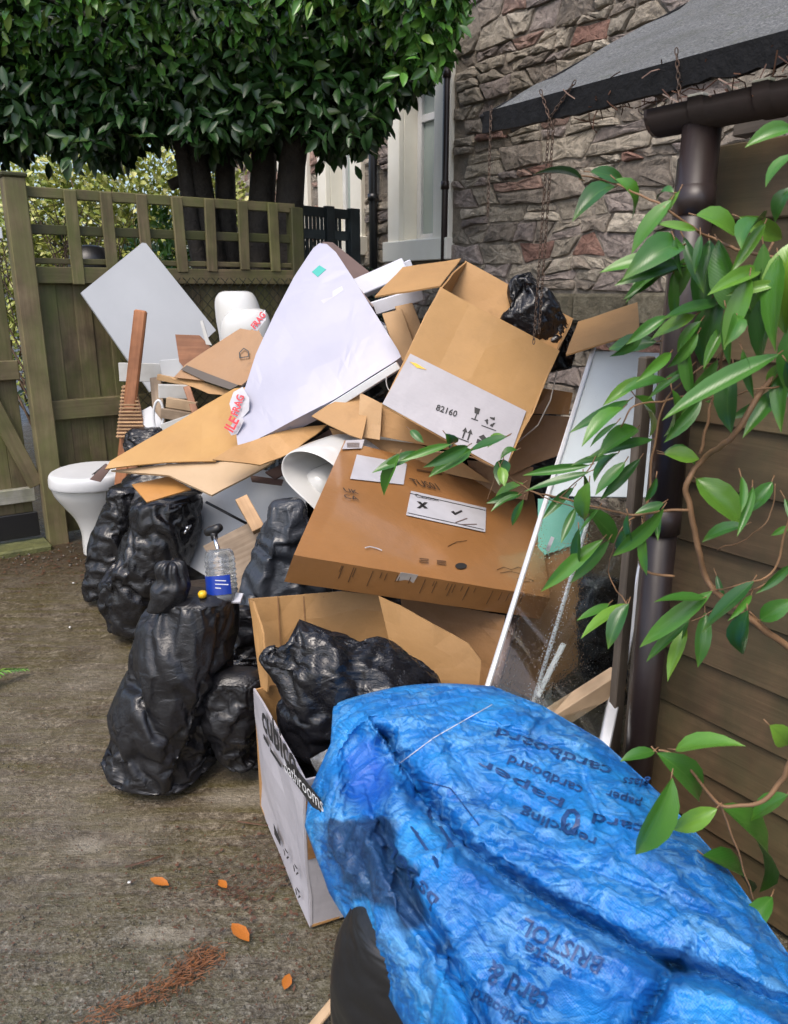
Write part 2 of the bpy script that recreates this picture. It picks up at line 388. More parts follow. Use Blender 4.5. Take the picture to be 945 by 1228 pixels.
def stone_mat(name, c1, c2, c3):
    m, nt, b = newmat(name); v = coords(nt)
    col = ramp(nt, noi(nt, v, 9, 6, .7), [(.3, c2), (.5, c1), (.7, c3)])
    col = mixc(nt, ramp(nt, noi(nt, v, 28, 5, .7), [(.5, 0.0), (.7, .6)]), col, tuple(x * .45 for x in c2))
    col = varied(nt, col, .3)
    nt.links.new(col, b.inputs['Base Color']); b.inputs['Roughness'].default_value = .7
    n1 = bump(nt, b, noi(nt, v, 14, 7, .75), 1.0, .05); bump(nt, b, noi(nt, v, 70, 5, .7), .6, .008, n1); return m
STONES = [stone_mat('grey buff stone', (0.390, 0.338, 0.267), (0.195, 0.169, 0.137), (0.546, 0.481, 0.390)),
          stone_mat('grey brown stone', (0.286, 0.240, 0.195), (0.143, 0.124, 0.104), (0.416, 0.358, 0.293)),
          stone_mat('mauve grey stone', (0.305, 0.254, 0.227), (0.156, 0.130, 0.124), (0.429, 0.364, 0.325)),
          stone_mat('pale stone', (0.442, 0.390, 0.312), (0.260, 0.221, 0.182), (0.598, 0.533, 0.442)),
          stone_mat('red sandstone', (.27, .15, .115), (.16, .085, .065), (.34, .21, .165)),
          stone_mat('pink sandstone', (.38, .25, .20), (.25, .15, .12), (.48, .34, .28))]
M_['moss_stone'] = stone_mat('mossy ledge stone', (.17, .15, .10), (.08, .075, .045), (.26, .24, .17))
M_['mortar'] = plain('lime mortar', (.30, .26, .215), (.16, .14, .115), 14, .85, 40, .8, .02)
def glass_mat(name, tint, rough=.08, trans=.85, drops=True):
    m, nt, b = newmat(name); v = coords(nt, rnd=False)
    b.inputs['Base Color'].default_value = c4(tint); b.inputs['Transmission Weight'].default_value = trans
    b.inputs['Roughness'].default_value = rough; b.inputs['IOR'].default_value = 1.42
    if drops:
        dv = nd(nt, 'ShaderNodeTexVoronoi', {'Vector': v, 'Scale': 110.0}, feature='F1').outputs['Distance']
        bump(nt, b, ramp(nt, dv, [(0, 1.0), (.3, 0.0)]), .2, .003)
    return m
M_['glass'] = glass_mat('wet clear shower glass', (.93, .97, .96), .02, 1.0)
M_['sky_whitened'] = glass_mat('sky whitened shower glass', (.80, .88, .92), .25, .45)  # reflected sky put into the glass as a milky white colour
M_['win_glass'] = plain('window pane', (.34, .40, .38), (.28, .34, .33), 1.5, .06, 3, .02, .004, spec=.8)
M_['bottle'] = glass_mat('clear bottle plastic', (.93, .96, .98), .06, .9, False)
def felt_mat():
    m, nt, b = newmat('grey mineral roofing felt'); v = coords(nt, rnd=False)
    col = ramp(nt, noi(nt, v, 140, 3, .8), [(.35, (.035, .037, .035)), (.55, (.14, .143, .14)), (.75, (.34, .345, .335))])
    col = mixc(nt, ramp(nt, noi(nt, v, 5, 6, .7), [(.45, 0.0), (.7, .65)]), col, (.06, .062, .05))
    col = mixc(nt, ramp(nt, noi(nt, v, 12, 6, .75), [(.58, 0.0), (.7, .6)]), col, (.055, .065, .02))
    nt.links.new(col, b.inputs['Base Color']); b.inputs['Roughness'].default_value = .7
    bump(nt, b, noi(nt, v, 160, 3, .8), .9, .006); return m
M_['felt'] = felt_mat()
M_['felt_black'] = plain('black wet felt edge', (.010, .010, .011), (.006, .006, .006), 30, .7, 40, .6, .01, spec=.15)
M_['laurel'] = leafmat('laurel leaf', (.028, .080, .016), (.012, .040, .010), (.05, .09, .02), .36)  # darker copy for inner and lower leaves, shade put into the colour
M_['laurel_lit'] = leafmat('lit glossy laurel leaf', (.085, .22, .034), (.030, .095, .016), (.19, .30, .05), .25)  # brighter copy for outer leaves, light put into the colour
M_['hedge'] = leafmat('yellow green hedge leaf', (.40, .42, .10), (.18, .25, .05), (.58, .56, .26), .45)
M_['green_leaf'] = leafmat('fresh green leaf', (.10, .24, .03), (.05, .13, .02), (.18, .30, .04), .4)
M_['ivy'] = leafmat('dark ivy leaf', (.022, .05, .016), (.012, .028, .01), None, .4)
def climber_leaf():
    m, nt, b = newmat('evergreen climber leaf'); tc = nd(nt, 'ShaderNodeTexCoord').outputs['Object']
    oi = nd(nt, 'ShaderNodeObjectInfo').outputs['Random']
    col = ramp(nt, oi, [(0, (.020, .078, .013)), (.45, (.042, .145, .016)), (.8, (.075, .205, .020)), (1, (.15, .29, .03))])
    s = nd(nt, 'ShaderNodeSeparateXYZ', {0: tc}); ay = math_(nt, 'ABSOLUTE', s.outputs[1])
    col = mixc(nt, ramp(nt, ay, [(.008, .45), (.024, 0.0)]), col, (.09, .20, .035))       # midrib
    col = mixc(nt, ramp(nt, s.outputs[0], [(.78, 0.0), (1.0, .5)]), col, (.14, .24, .025))   # paler tip
    col = mixc(nt, math_(nt, 'MULTIPLY', noi(nt, tc, 5, 4), .35), col, (.02, .07, .015))
    nt.links.new(col, b.inputs['Base Color']); b.inputs['Roughness'].default_value = .3
    b.inputs['Specular IOR Level'].default_value = .5
    vein = nd(nt, 'ShaderNodeTexWave', {'Vector': nd(nt, 'ShaderNodeMapping', {'Vector': tc, 'Rotation': (0, 0, .6)}).outputs[0], 'Scale': 7.0, 'Distortion': 1.5}).outputs['Fac']
    bump(nt, b, vein, .05, .01); return m
M_['climber'] = climber_leaf()
M_['dead_leaf'] = plain('wet orange dead leaf', (.50, .17, .025), (.30, .09, .015), 30, .35)
M_['needles'] = plain('brown needles', (.23, .085, .025), (.09, .04, .018), 40, .55)
M_['litter'] = plain('brown leaf litter', (.12, .05, .024), (.05, .025, .015), 40, .5)
M_['pebble'] = plain('pebbles', (.11, .095, .07), (.05, .045, .035), 25, .6)
M_['lawn'] = plain('mossy step', (.135, .14, .045), (.06, .065, .022), 14, .7, 80, .6, .01)

# ------------------------------------------------------------------ ground: one sheet, finer where the camera sees it
def spaced(lo, hi, a, b, n):
    mid = np.linspace(a, b, n); k = np.linspace(0, 1, 14)[1:] ** 2.2
    return np.concatenate([(a - (a - lo) * k)[::-1], mid, b + (hi - b) * k])
xs = spaced(-120, 120, -2.6, .6, 190); ys = spaced(-60, 200, 1.0, 5.2, 210)
V = []
for y in ys:
    for x in xs:
        w = 1.0 if (-3.2 < x < 1.2 and .5 < y < 6) else 0.0
        z = 0.0
        if w:
            z = .006 * noise.noise(Vector((x * 3, y * 3, 0))) + .004 * noise.noise(Vector((x * 14, y * 14, 2))) + .0035 * noise.noise(Vector((x * 40, y * 40, 5))) - .004
        V.append((x, y, z))
nx = len(xs); Fc = [(j * nx + i, j * nx + i + 1, (j + 1) * nx + i + 1, (j + 1) * nx + i) for j in range(len(ys) - 1) for i in range(nx - 1)]
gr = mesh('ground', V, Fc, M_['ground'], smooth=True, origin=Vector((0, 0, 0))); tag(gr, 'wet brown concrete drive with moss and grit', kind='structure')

# ------------------------------------------------------------------ fence frame of reference
PG = gnd(68, 648); HTOP = at(62, 232, PG.y).z
d_ = ray(353, 253); YE = (HTOP - 1.5) / (d_.z / d_.y); PE = at(353, 253, YE)
FD = Vector((PE.x - PG.x, PE.y - PG.y, 0)).normalized(); FN = Vector((FD.y, -FD.x, 0))     # FN faces the camera
FO = Vector((PG.x, PG.y, 0))
def fsh(px, py, off=0.0):
    p = hit(px, py, FO + FN * off, FN); v = p - FO; return v.dot(FD), p.z
def fp(s, h, off=0.0): return FO + FD * s + FN * off + Vector((0, 0, h))
Z = Vector((0, 0, 1))
FEND = fsh(353, 253)[0]
fence = thing('wooden_fence', fp(FEND / 2, 0), 'green stained timber fence with open trellis top behind the rubbish pile', 'fence')
def fpost(s, h, w, mat, off=0.0):
    o = board('post', fp(s, -.05, off), fp(s, h, off), w, w, FD, mat, fence, .006)
ht = at(24, 214, PG.y).z
fpost(0.0, ht, .115, M_['fence_post'], .03)
cap = board('post_cap', fp(0, ht, .03), fp(0, ht + .025, .03), .135, .135, FD, M_['fence_dark'], fence, .008)
fpost(FEND, HTOP + .02, .09, M_['fence_dark'])
def frail(y0, y1, px, name, t, mat, off, s0=.05, s1=None):
    h0, h1 = fsh(px, y0)[1], fsh(px, y1)[1]; s1 = FEND if s1 is None else s1
    board(name, fp(s0, (h0 + h1) / 2, off), fp(s1, (h0 + h1) / 2, off), abs(h0 - h1), t, Z, mat, fence, .004, .0015)
    return (h0 + h1) / 2
frail(226, 239, 75, 'trellis_rail', .03, M_['fence'], 0.0)
frail(270, 282, 75, 'trellis_rail', .025, M_['fence_dark'], 0.0)
frail(310, 317, 75, 'trellis_rail', .03, M_['fence'], 0.0)
hb = frail(320, 340, 75, 'arris_rail', .05, M_['fence'], .012)
frail(478, 501, 90, 'arris_rail', .05, M_['fence_post'], .014)
for px, lo in ((84, 341), (126, 326), (168, 330), (210, 327), (249, 326), (288, 324), (324, 326)):
    s = fsh(px, 250)[0]; ha, hl = HTOP + .035, fsh(px, lo)[1]
    board('trellis_batten', fp(s + random.uniform(-.012, .012), hl, .034), fp(s, ha, .034), .068, .022, FD, M_['fence'], fence, .004, .002)
s = .07; k = 0
while s < FEND:
    w = .098 + random.uniform(-.006, .006)
    board('board', fp(s + w / 2, .04, -.02 - .008 * (k % 2)), fp(s + w / 2, hb - .02, -.02 - .008 * (k % 2)), w + .006, .014, FD, M_['fence'], fence, .003, .0015); s += w; k += 1
# chain link hung in front of the boards
mb = MB(); h0, h1, s0, s1 = .55, fsh(230, 330)[1], fsh(140, 420)[0], FEND - .03; cell = .062
def zig(a, sg):
    pts = []; h = h0; s = a; 
    n = int((h1 - h0) / (cell * .55)); P = []
    for i in range(n + 1):
        ss = a + sg * i * cell * .5; hh = h0 + i * cell * .55
        if s0 <= ss <= s1: P.append(fp(ss, hh, .055 + .006 * (i % 2) + .01 * math.sin(ss * 6)))
    if len(P) > 1: mb.tube(P, .0026, 3, False)
span = (h1 - h0) / .55 * .5
a = s0 - span
while a < s1: zig(a, 1); a += cell
a = s0
while a < s1 + span: zig(a, -1); a += cell
o = mb.build('chain_link_mesh', M_['wire']); tag(o, 'rusty diamond chain link mesh hung on the green timber fence', 'wire mesh')

# gate to the left of the post
gate = thing('garden_gate', fp(-.5, 0), 'boarded garden gate with diagonal brace left of the tall post', 'gate')
s = -.105; k = 0
while s > -1.05:
    board('board', fp(s - .05, .16, -.03), fp(s - .05, ht - .12, -.03), .098, .016, FD, M_['fence'], gate, .003, .0015); s -= .1; k += 1
def grail(y0, y1, mat, t=.045):
    h0, h1 = fsh(20, y0)[1], fsh(20, y1)[1]; board('rail', fp(-1.05, (h0 + h1) / 2, 0.0), fp(-.09, (h0 + h1) / 2, 0.0), h0 - h1, t, Z, mat, gate, .004)
grail(432, 455, M_['fence_post']); grail(586, 603, M_['rail_pale']); grail(255, 280, M_['fence_post'])
sa, ha = fsh(50, 583); sb, hb2 = fsh(-4, 470)
board('brace', fp(sa - .03, ha + .01, .003), fp(sb - .12, hb2 + .2, .003), .085, .04, FD, M_['fence_post'], gate, .004)
board('bottom_board', fp(-1.05, .13, .004), fp(-.09, .13, .004), .15, .03, Z, M_['rigid_black'], gate)
board('latch_plate', fp(-.16, fsh(8, 280)[1], .034), fp(-.085, fsh(8, 280)[1], .034), .06, .012, Z, M_['alu'], gate)
st = board('step', fp(-1.3, -.01, .07), fp(-.06, -.01, .07), .20, .085, FN, M_['lawn'], None, .01, .004)
st.name = 'step'; tag(st, 'mossy yellow green step at the foot of the gate', kind='structure')

# ------------------------------------------------------------------ grey green slatted screen beyond the fence
scr = thing('slatted_screen', Vector(at(395, 330, 6.3).xy.to_3d()), 'grey green slatted garden screen between the fence and the house', 'fence panel')
A, B = at(357, 252, 6.1), at(423, 252, 6.5); A.z = B.z = at(390, 250, 6.3).z
sd_ = (B - A).normalized()
def sp(t, z, off=0): p = A.lerp(B, t); return Vector((p.x, p.y, z)) + Vector((sd_.y, -sd_.x, 0)) * off
for t, w in ((.0, .05), (.52, .075), (.98, .10)): board('post', sp(t, 0, .02), sp(t, A.z + .015, .02), w, .05, sd_, M_['screen'], scr)
for z in (A.z - .03, A.z - .19, A.z - .36, A.z - .62, .2): board('rail', sp(0, z), sp(1, z), .07, .03, Z, M_['screen'], scr)
for i in range(15):
    if i == 12: continue
    board('slat', sp((i + .5) / 15, .12, -.012), sp((i + .5) / 15, A.z - .02, -.012), .026, .015, sd_, M_['screen'], scr)

# ------------------------------------------------------------------ stone house
HD = Vector((.573, -.819, 0)).normalized(); HN = Vector((-.819, -.573, 0)).normalized()      # HD runs toward the viewer (right), HN out of the wall
HO = Vector((.26, 7.0, 0))
def hsh(px, py, off=0.0):
    p = hit(px, py, HO + HN * off, HN); return (p - HO).dot(HD), p.z
def hp(s, h, off=0.0): return HO + HD * s + HN * off + Vector((0, 0, h))
S0, S1, H1 = hsh(268, 250)[0], 4.2, 5.2
house = thing('stone_house', hp((S0 + S1) / 2, 0, -.3), 'rubble stone house wall with white framed windows behind the tree', 'house')
mbw = MB()
wins = []
def win_rect(pxl, pxr, pref, pyb, top):
    s0 = hsh(pxl, pref)[0]; s1 = hsh(pxr, pref)[0]; hb = hsh(pxl, pyb)[1]; return (s0, s1, hb, top)
wins.append(win_rect(470, 543, 260, 314, 3.45)); wins.append(win_rect(386, 438, 240, 309, 3.75)); wins.append(win_rect(338, 373, 230, 300, 3.6))
W0 = sorted(wins)
# the wall: mortar faced slabs around the window openings
def slab(s0, s1, h0, h1, name='wall'):
    M = Matrix((( HD.x, 0, HN.x, 0), (HD.y, 0, HN.y, 0), (0, 1, 0, 0), (0, 0, 0, 1)))
    P = [hp(s0, h0), hp(s1, h0), hp(s1, h1), hp(s0, h1)]; Q = [p - HN * .4 for p in P]
    mbw.add(P + Q, [(0, 1, 2, 3), (7, 6, 5, 4), (0, 4, 5, 1), (1, 5, 6, 2), (2, 6, 7, 3), (3, 7, 4, 0)])
c = S0
for (a, b_, h0, h1) in W0:
    slab(c, a, -.1, H1); slab(a, b_, -.1, h0); slab(a, b_, h1, H1); c = b_
slab(c, S1, -.1, H1)
mbw.build('wall', M_['mortar'], house)
# white surrounds, reveals, frames and panes
for (a, b_, h0, h1) in W0:
    t = .055
    w_ = b_ - a
    def ub(n, p, q, w, th, wd, m, par=house): return board(n, p, q, w, th, wd, m, par, .006)
    sl_, sr_ = max(.10, w_ * .20), max(.08, w_ * .24)
    ub('window_surround', hp(a + sl_ / 2, h0, .02), hp(a + sl_ / 2, h1, .02), sl_, t, HD, M_['cream_paint'])
    ub('window_surround', hp(b_ - sr_ / 2, h0, .02), hp(b_ - sr_ / 2, h1, .02), sr_, t, HD, M_['cream_paint'])
    ub('window_sill', hp(a - .03, h0 + .08, .035), hp(b_ + .03, h0 + .08, .035), .17, .10, Z, M_['cream_paint'])
    ub('window_lintel', hp(a + sl_, h1 - .08, .018), hp(b_ - sr_, h1 - .08, .018), .16, .05, Z, M_['cream_paint'])
    ub('window_reveal', hp(a + sl_ - .012, h0 + .165, -.09), hp(a + sl_ - .012, h1 - .16, -.09), .16, .02, HN, M_['cream_paint'])
    ub('window_reveal', hp(b_ - sr_ + .012, h0 + .165, -.09), hp(b_ - sr_ + .012, h1 - .16, -.09), .16, .02, HN, M_['cream_paint'])
    ub('window_reveal', hp(a + sl_, h0 + .172, -.08), hp(b_ - sr_, h0 + .172, -.08), .17, .012, HN, M_['cream_paint'])
    fo = -.17; x0, x1, y0, y1 = a + sl_, b_ - sr_, h0 + .17, h1 - .16
    wf = ub('window', hp(x0 + .03, y0, fo), hp(x0 + .03, y1, fo), .06, .05, HD, M_['upvc'])
    for (p, q, wd) in ((hp(x1 - .03, y0, fo), hp(x1 - .03, y1, fo), HD), (hp(x0 + .06, y0 + .03, fo), hp(x1 - .06, y0 + .03, fo), Z), (hp(x0 + .06, y1 - .03, fo), hp(x1 - .06, y1 - .03, fo), Z), (hp(x0 + .06, (y0 + y1) / 2 + .3, fo), hp(x1 - .06, (y0 + y1) / 2 + .3, fo), Z)):
        board('frame', p, q, .058, .046, wd, M_['upvc'], wf)
    board('pane', hp((x0 + x1) / 2, y0 + .02, fo - .01), hp((x0 + x1) / 2, y1 - .02, fo - .01), x1 - x0 - .08, .008, HD, M_['win_glass'], wf, 0)
# rubble stones: irregular cells, each a rough lump
LEDGE_H0, LEDGE_H1 = hsh(725, 388)[1], hsh(725, 352)[1]; LEDGE_S = hsh(640, 350)[0]
cells = []
rows_h = [.02]
while rows_h[-1] < 4.7: rows_h.append(rows_h[-1] + random.choice((.07, .09, .11, .13, .16)) * random.uniform(.9, 1.1))
def rowline(r, s): return rows_h[r] + .048 * noise.noise(Vector((s * 1.7, r * 3.1, 0))) + .020 * noise.noise(Vector((s * 6, r * 5.3, 4)))
def clip(poly, nx_, ny_, c_):
    out = []
    for i in range(len(poly)):
        a_, b2 = poly[i], poly[(i + 1) % len(poly)]
        da, db = a_[0] * nx_ + a_[1] * ny_ - c_, b2[0] * nx_ + b2[1] * ny_ - c_
        if da <= 0: out.append(a_)
        if (da < 0 < db) or (db < 0 < da):
            t = da / (da - db); out.append((a_[0] + (b2[0] - a_[0]) * t, a_[1] + (b2[1] - a_[1]) * t))
    return out
def put(poly):
    s = sum(q[0] for q in poly) / len(poly); h = sum(q[1] for q in poly) / len(poly)
    for (a, b_, h0, h1) in wins:
        if a < s < b_ and h0 < h < h1: return
        if h0 - .02 < h < h1 + .05:
            if s <= a: poly = clip(poly, 1, 0, a - .005)
            elif s >= b_: poly = clip(poly, -1, 0, -(b_ + .005))
        elif a - .02 < s < b_ + .02 and h <= h0: poly = clip(poly, 0, 1, h0 - .01)
    if s > LEDGE_S - .1:
        if LEDGE_H0 < h < LEDGE_H1: return
        if h > LEDGE_H1: poly = clip(poly, 0, -1, -(LEDGE_H1 + .004))
        else: poly = clip(poly, 0, 1, LEDGE_H0 - .004)
    if len(poly) > 2: cells.append(((s, h), poly))
jit = lambda k: random.uniform(-k, k)
for r in range(len(rows_h) - 1):
    hh = rows_h[r + 1] - rows_h[r]; s = S0 + random.uniform(0, .2); tl = 0
    while s < S1:
        L = hh * random.uniform(1.1, 3.4) * (1.15 if hh < .1 else .95); L = max(.11, min(.5, L)); tr = jit(.055)
        bl, br = (s - tl, rowline(r, s - tl)), (s + L - tr, rowline(r, s + L)); ul, ur = (s + tl, rowline(r + 1, s + tl)), (s + L + tr, rowline(r + 1, s + L))
        bm_ = (s + L * .5 + jit(.05), rowline(r, s + L * .5) + jit(.008)); um = (s + L * .5 + jit(.06), rowline(r + 1, s + L * .5) + jit(.012))
        if hh > .12 and random.random() < .38:          # two thin stones on top of each other
            f1, f2 = random.uniform(.35, .65), random.uniform(.35, .65); ml = (s, bl[1] + (ul[1] - bl[1]) * f1); mr = (s + L, br[1] + (ur[1] - br[1]) * f2)
            put([bl, bm_, br, mr, ml]); put([ml, mr, ur, um, ul])
        else: put([bl, bm_, br, ur, um, ul])
        tl = tr; s += L
def stone_mesh(poly, c, pinky):
    cx = sum(p[0] for p in poly) / len(poly); cy = sum(p[1] for p in poly) / len(poly)
    ring = []
    for i in range(len(poly)):                       # resample outline, rounding the corners
        a_, b2 = poly[i], poly[(i + 1) % len(poly)]
        L = math.hypot(b2[0] - a_[0], b2[1] - a_[1])
        if L < .012: continue
        for t in ((.07, .3, .55, .8, .95) if L > .09 else (.3, .7)): ring.append((a_[0] + (b2[0] - a_[0]) * t, a_[1] + (b2[1] - a_[1]) * t))
    if len(ring) < 5: return None
    r = [math.hypot(x - cx, y - cy) for x, y in ring]; rm = sum(r) / len(r); gap = .0105
    sd = random.uniform(0, 99); V = []; Fc = []; n = len(ring); prot = random.uniform(.004, .045)
    for sc, dp in ((1, -.03), (1.0, .45), (.93, .85), (.55, 1.0)):
        for (x, y) in ring:
            k = sc * (1 - gap / max(.03, math.hypot(x - cx, y - cy)))
            k *= 1 + .09 * noise.noise(Vector((x * 17, y * 17, sd)))
            X, Y = cx + (x - cx) * k, cy + (y - cy) * k
            D = dp if dp < 0 else dp * prot + .5 * dp * (.022 * noise.noise(Vector((X * 11, Y * 16, sd))) + .02 * noise.noise(Vector((X * 30, Y * 34, sd))))
            V.append((X, Y, D))
    for l in range(3):
        for j in range(n): Fc.append((l * n + j, l * n + (j + 1) % n, (l + 1) * n + (j + 1) % n, (l + 1) * n + j))
    V.append((cx, cy, prot + .016 * noise.noise(Vector((cx * 16, cy * 16, sd))))); ci = len(V) - 1
    for j in range(n): Fc.append((3 * n + j, 3 * n + (j + 1) % n, ci))
    return [hp(x, y, d) for x, y, d in V], Fc
def seen(p):
    if not (-10 < p[0] < 880 and -20 < p[1] < 400): return False
    return p[0] > 536 or 436 < p[0] < 470 or 370 < p[0] < 388
order = []
for c_, poly in cells:
    p = proj(hp(c_[0], c_[1])); order.append((0 if seen(p) else 1, -c_[0], c_, poly))
order.sort(key=lambda t: t[:2])
rest = [MB() for _ in STONES]; ns = 0
for vis, _, c_, poly in order:
    r_ = stone_mesh(poly, c_, False)
    if not r_: continue
    u = random.random(); p = proj(hp(*c_))
    if p[0] < 388: mi = 5 if u < .75 else 3
    else: mi = 0 if u < .36 else 1 if u < .58 else 2 if u < .76 else 3 if u < .91 else 4 if u < .955 else 5
    if vis == 0 and ns < 295:
        mesh('stone', r_[0], r_[1], STONES[mi], house); ns += 1
    else: rest[mi].add(*r_)
for mi, mb in enumerate(rest):
    if mb.v: tag(mb.build('stonework', STONES[mi], house), kind='stuff')
# projecting mossy ledge course
s = LEDGE_S
while s < S1:
    w = random.uniform(.35, .6)
    board('ledge_stone', hp(s, (LEDGE_H0 + LEDGE_H1) / 2, .03), hp(s + w - .012, (LEDGE_H0 + LEDGE_H1) / 2 + random.uniform(-.006, .006), .03), LEDGE_H1 - LEDGE_H0, .20, Z, M_['moss_stone'], house, .02, .008); s += w
# rainwater pipes fixed to the wall
def hpipe(px, py0, r, m):
    s = hsh(px, 240)[0]; mb = MB(); mb.tube([hp(s, .1, .07), hp(s, 4.6, .07)], r, 12); o = mb.build('drainpipe', m, house, True)
    for h in (1.55, 2.3, 3.1):
        mb = MB(); mb.tube([hp(s, h - .03, .07), hp(s, h + .03, .07)], r * 1.3, 12); mb.build('pipe_collar', m, o, True)
hpipe(455, 180, .038, M_['black_metal']); hpipe(541.5, 120, .026, M_['brown_pvc'])

# ------------------------------------------------------------------ tree with a clipped dense crown
def leaf_template(curl=.15, fold=.18):
    # 11 points, x along the leaf 0..1, y across, z up
    xs_ = [0, .18, .45, .75, 1]; ws = [0, .30, .5, .36, 0]; V = []; 
    V.append((0, 0, 0))
    for x, w in zip(xs_[1:4], ws[1:4]):
        z = -curl * x * x
        V += [(x, -w, z + fold * w), (x, 0, z), (x, w, z + fold * w)]
    V.append((1, 0, -curl))
    Fc = [(0, 1, 2), (0, 2, 3), (1, 4, 5, 2), (2, 5, 6, 3), (4, 7, 8, 5), (5, 8, 9, 6), (7, 10, 8), (8, 10, 9)]
    return np.array(V, float), Fc
def scatter_leaves(name, P, D, Nn, L, Wd, mat, parent=None, curl=.15, fold=.25):
    """P base points, D directions, Nn normals, L lengths, Wd widths : arrays"""
    T, Fc = leaf_template(curl, fold)
    D = D / np.linalg.norm(D, axis=1, keepdims=True); Nn = Nn - D * (D * Nn).sum(1, keepdims=True); Nn /= np.linalg.norm(Nn, axis=1, keepdims=True); B = np.cross(Nn, D)
    V = P[:, None, :] + T[None, :, 0, None] * D[:, None, :] * L[:, None, None] + T[None, :, 1, None] * B[:, None, :] * Wd[:, None, None] + T[None, :, 2, None] * Nn[:, None, :] * L[:, None, None]
    n = len(P); k = len(T); V = V.reshape(-1, 3)
    faces = []
    for f in Fc: faces.append(f)
    allf = [tuple(i * k + a for a in f) for i in range(n) for f in faces]
    return mesh(name, V, allf, mat, parent, True)
rng = np.random.default_rng(3)
TY = 5.05
tree = thing('laurel_tree', Vector((-1.2, 6.2, 0)), 'dense evergreen laurel tree with several dark trunks and a clipped crown', 'tree')
trk = ((243, 18, -.12, 6.0), (275, 11, .02, 6.15), (314, 14, .05, 6.1), (350, 15, .22, 5.95), (232, 8, -.3, 5.9))
for px, hw, lean, Y in trk:
    b0 = at(px, 250, Y); r = hw / FOC * Y * 1.15; P = []; rr = []
    for i in range(9):
        h = i / 8 * 3.2; P.append(Vector((b0.x + lean * (h - b0.z) * .5 + .03 * math.sin(h * 3 + px), Y + .02 * math.sin(h * 2.3 + px), h - .05))); rr.append(r * (1.25 - .16 * h))
    mb = MB(); mb.tube(P, rr, 10); mb.build('trunk', M_['bark'], tree, True)
# limbs
for i in range(14):
    a = Vector((-1.25 + random.uniform(-.4, .5), 6.05, random.uniform(2.2, 3.0))); e = Vector((random.uniform(-3.4, .4), random.uniform(5.2, 7.0), random.uniform(2.7, 3.4)))
    m_ = a.lerp(e, .5) + Vector((0, 0, random.uniform(-.05, .25))); mb = MB(); mb.tube([a, m_, e], [.04, .025, .01], 6); mb.build('branch', M_['bark'], tree, True)
# crown boundary in world terms
def crown_right(z, Y):      # right edge x at height z
    t = np.clip((z - 2.25) / 1.3, 0, 1)
    return -.08 + .62 * np.sqrt(t) - 0.16 * (Y - 5)
def crown_bottom(x, Y):
    b = 1.56 + Y * .163 + .06 * np.sin(x * 7) + .05 * np.sin(x * 17 + 1) + .05 * np.sin(x * 3.1 + Y * 2)
    return b + np.where(x > -.25, .38 * np.clip((x + .45) / .75, 0, 1), 0)
def clump(P): return np.array([noise.noise(Vector(p) * 2.6) + .5 * noise.noise(Vector(p) * 6) for p in P])
def crown_pts(n, y0, y1, power=1.0, face=False):
    out = []
    while sum(len(o) for o in out) < n:
        m = n * 2; X = rng.uniform(-4.2, .75, m); Yv = y0 + (y1 - y0) * rng.random(m) ** power; Zv = rng.uniform(2.1, 3.6, m)
        if face: Yv = y0 + 1.35 * np.clip((3.2 - Zv) / .9, 0, 1) ** 1.3 - .05 + .16 * np.array([noise.noise(Vector((x * 2.2, z * 2.2, 4))) + .5 * noise.noise(Vector((x * 6, z * 6, 9))) for x, z in zip(X, Zv)]) + rng.uniform(0, .1, m)
        ok = (X < crown_right(Zv, Yv)) & (Zv > crown_bottom(X, Yv)); out.append(np.stack([X, Yv, Zv], 1)[ok])
    return np.concatenate(out)[:n]
def crown_dirs(P, down=.9):
    n = len(P); D = np.stack([rng.normal(0, .75, n), rng.normal(-.35, .5, n), rng.normal(-down * .75, .6, n)], 1)
    N = np.stack([rng.normal(0, .6, n), rng.normal(-.6, .5, n), rng.normal(.6, .5, n)], 1); return D, N
P = crown_pts(5200, TY, TY, 1, True); ok = clump(P) > -.55; P = P[ok]
pr = np.array([proj(Vector(p)) for p in P]); big = (pr[:, 1] > -20) & (pr[:, 1] < 190) & (pr[:, 0] > -10) & (pr[:, 0] < 590)
pick = np.where(big)[0]; 
# nearest leaves in view are objects of their own
near_i = pick[np.argsort(P[pick, 1])[:300]]
D, N = crown_dirs(P)
tl = []
for fold, curl in ((.25, .12), (.15, .25), (.4, .08)):
    T, Fc = leaf_template(curl, fold); me = bpy.data.meshes.new('leaf'); me.from_pydata(T.tolist(), [], Fc); finish(me, M_['laurel_lit'], True); tl.append(me)
mask = np.ones(len(P), bool)
for k, i in enumerate(near_i):
    mask[i] = False
    d = Vector(D[i]).normalized(); n_ = Vector(N[i]); n_ = (n_ - d * n_.dot(d)).normalized(); b2 = n_.cross(d); L = rng.uniform(.085, .125); W = L * rng.uniform(.38, .5)
    M = Matrix(((d.x * L, b2.x * W, n_.x * L, P[i][0]), (d.y * L, b2.y * W, n_.y * L, P[i][1] - .015), (d.z * L, b2.z * W, n_.z * L, P[i][2]), (0, 0, 0, 1)))
    local('leaf', tl[k % 3], M, tree)
P1, D1, N1 = P[mask], D[mask], N[mask]; L = rng.uniform(.075, .12, len(P1))
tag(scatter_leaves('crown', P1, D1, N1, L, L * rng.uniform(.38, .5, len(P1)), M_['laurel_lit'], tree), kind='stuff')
P = np.concatenate([crown_pts(11000, TY + .25, TY + 1.2), crown_pts(9000, TY + .4, 6.6)]); D, N = crown_dirs(P, .7); L = rng.uniform(.09, .14, len(P))
tag(scatter_leaves('inner_crown', P, D, N, L, L * rng.uniform(.4, .5, len(P)), M_['laurel'], tree), kind='stuff')
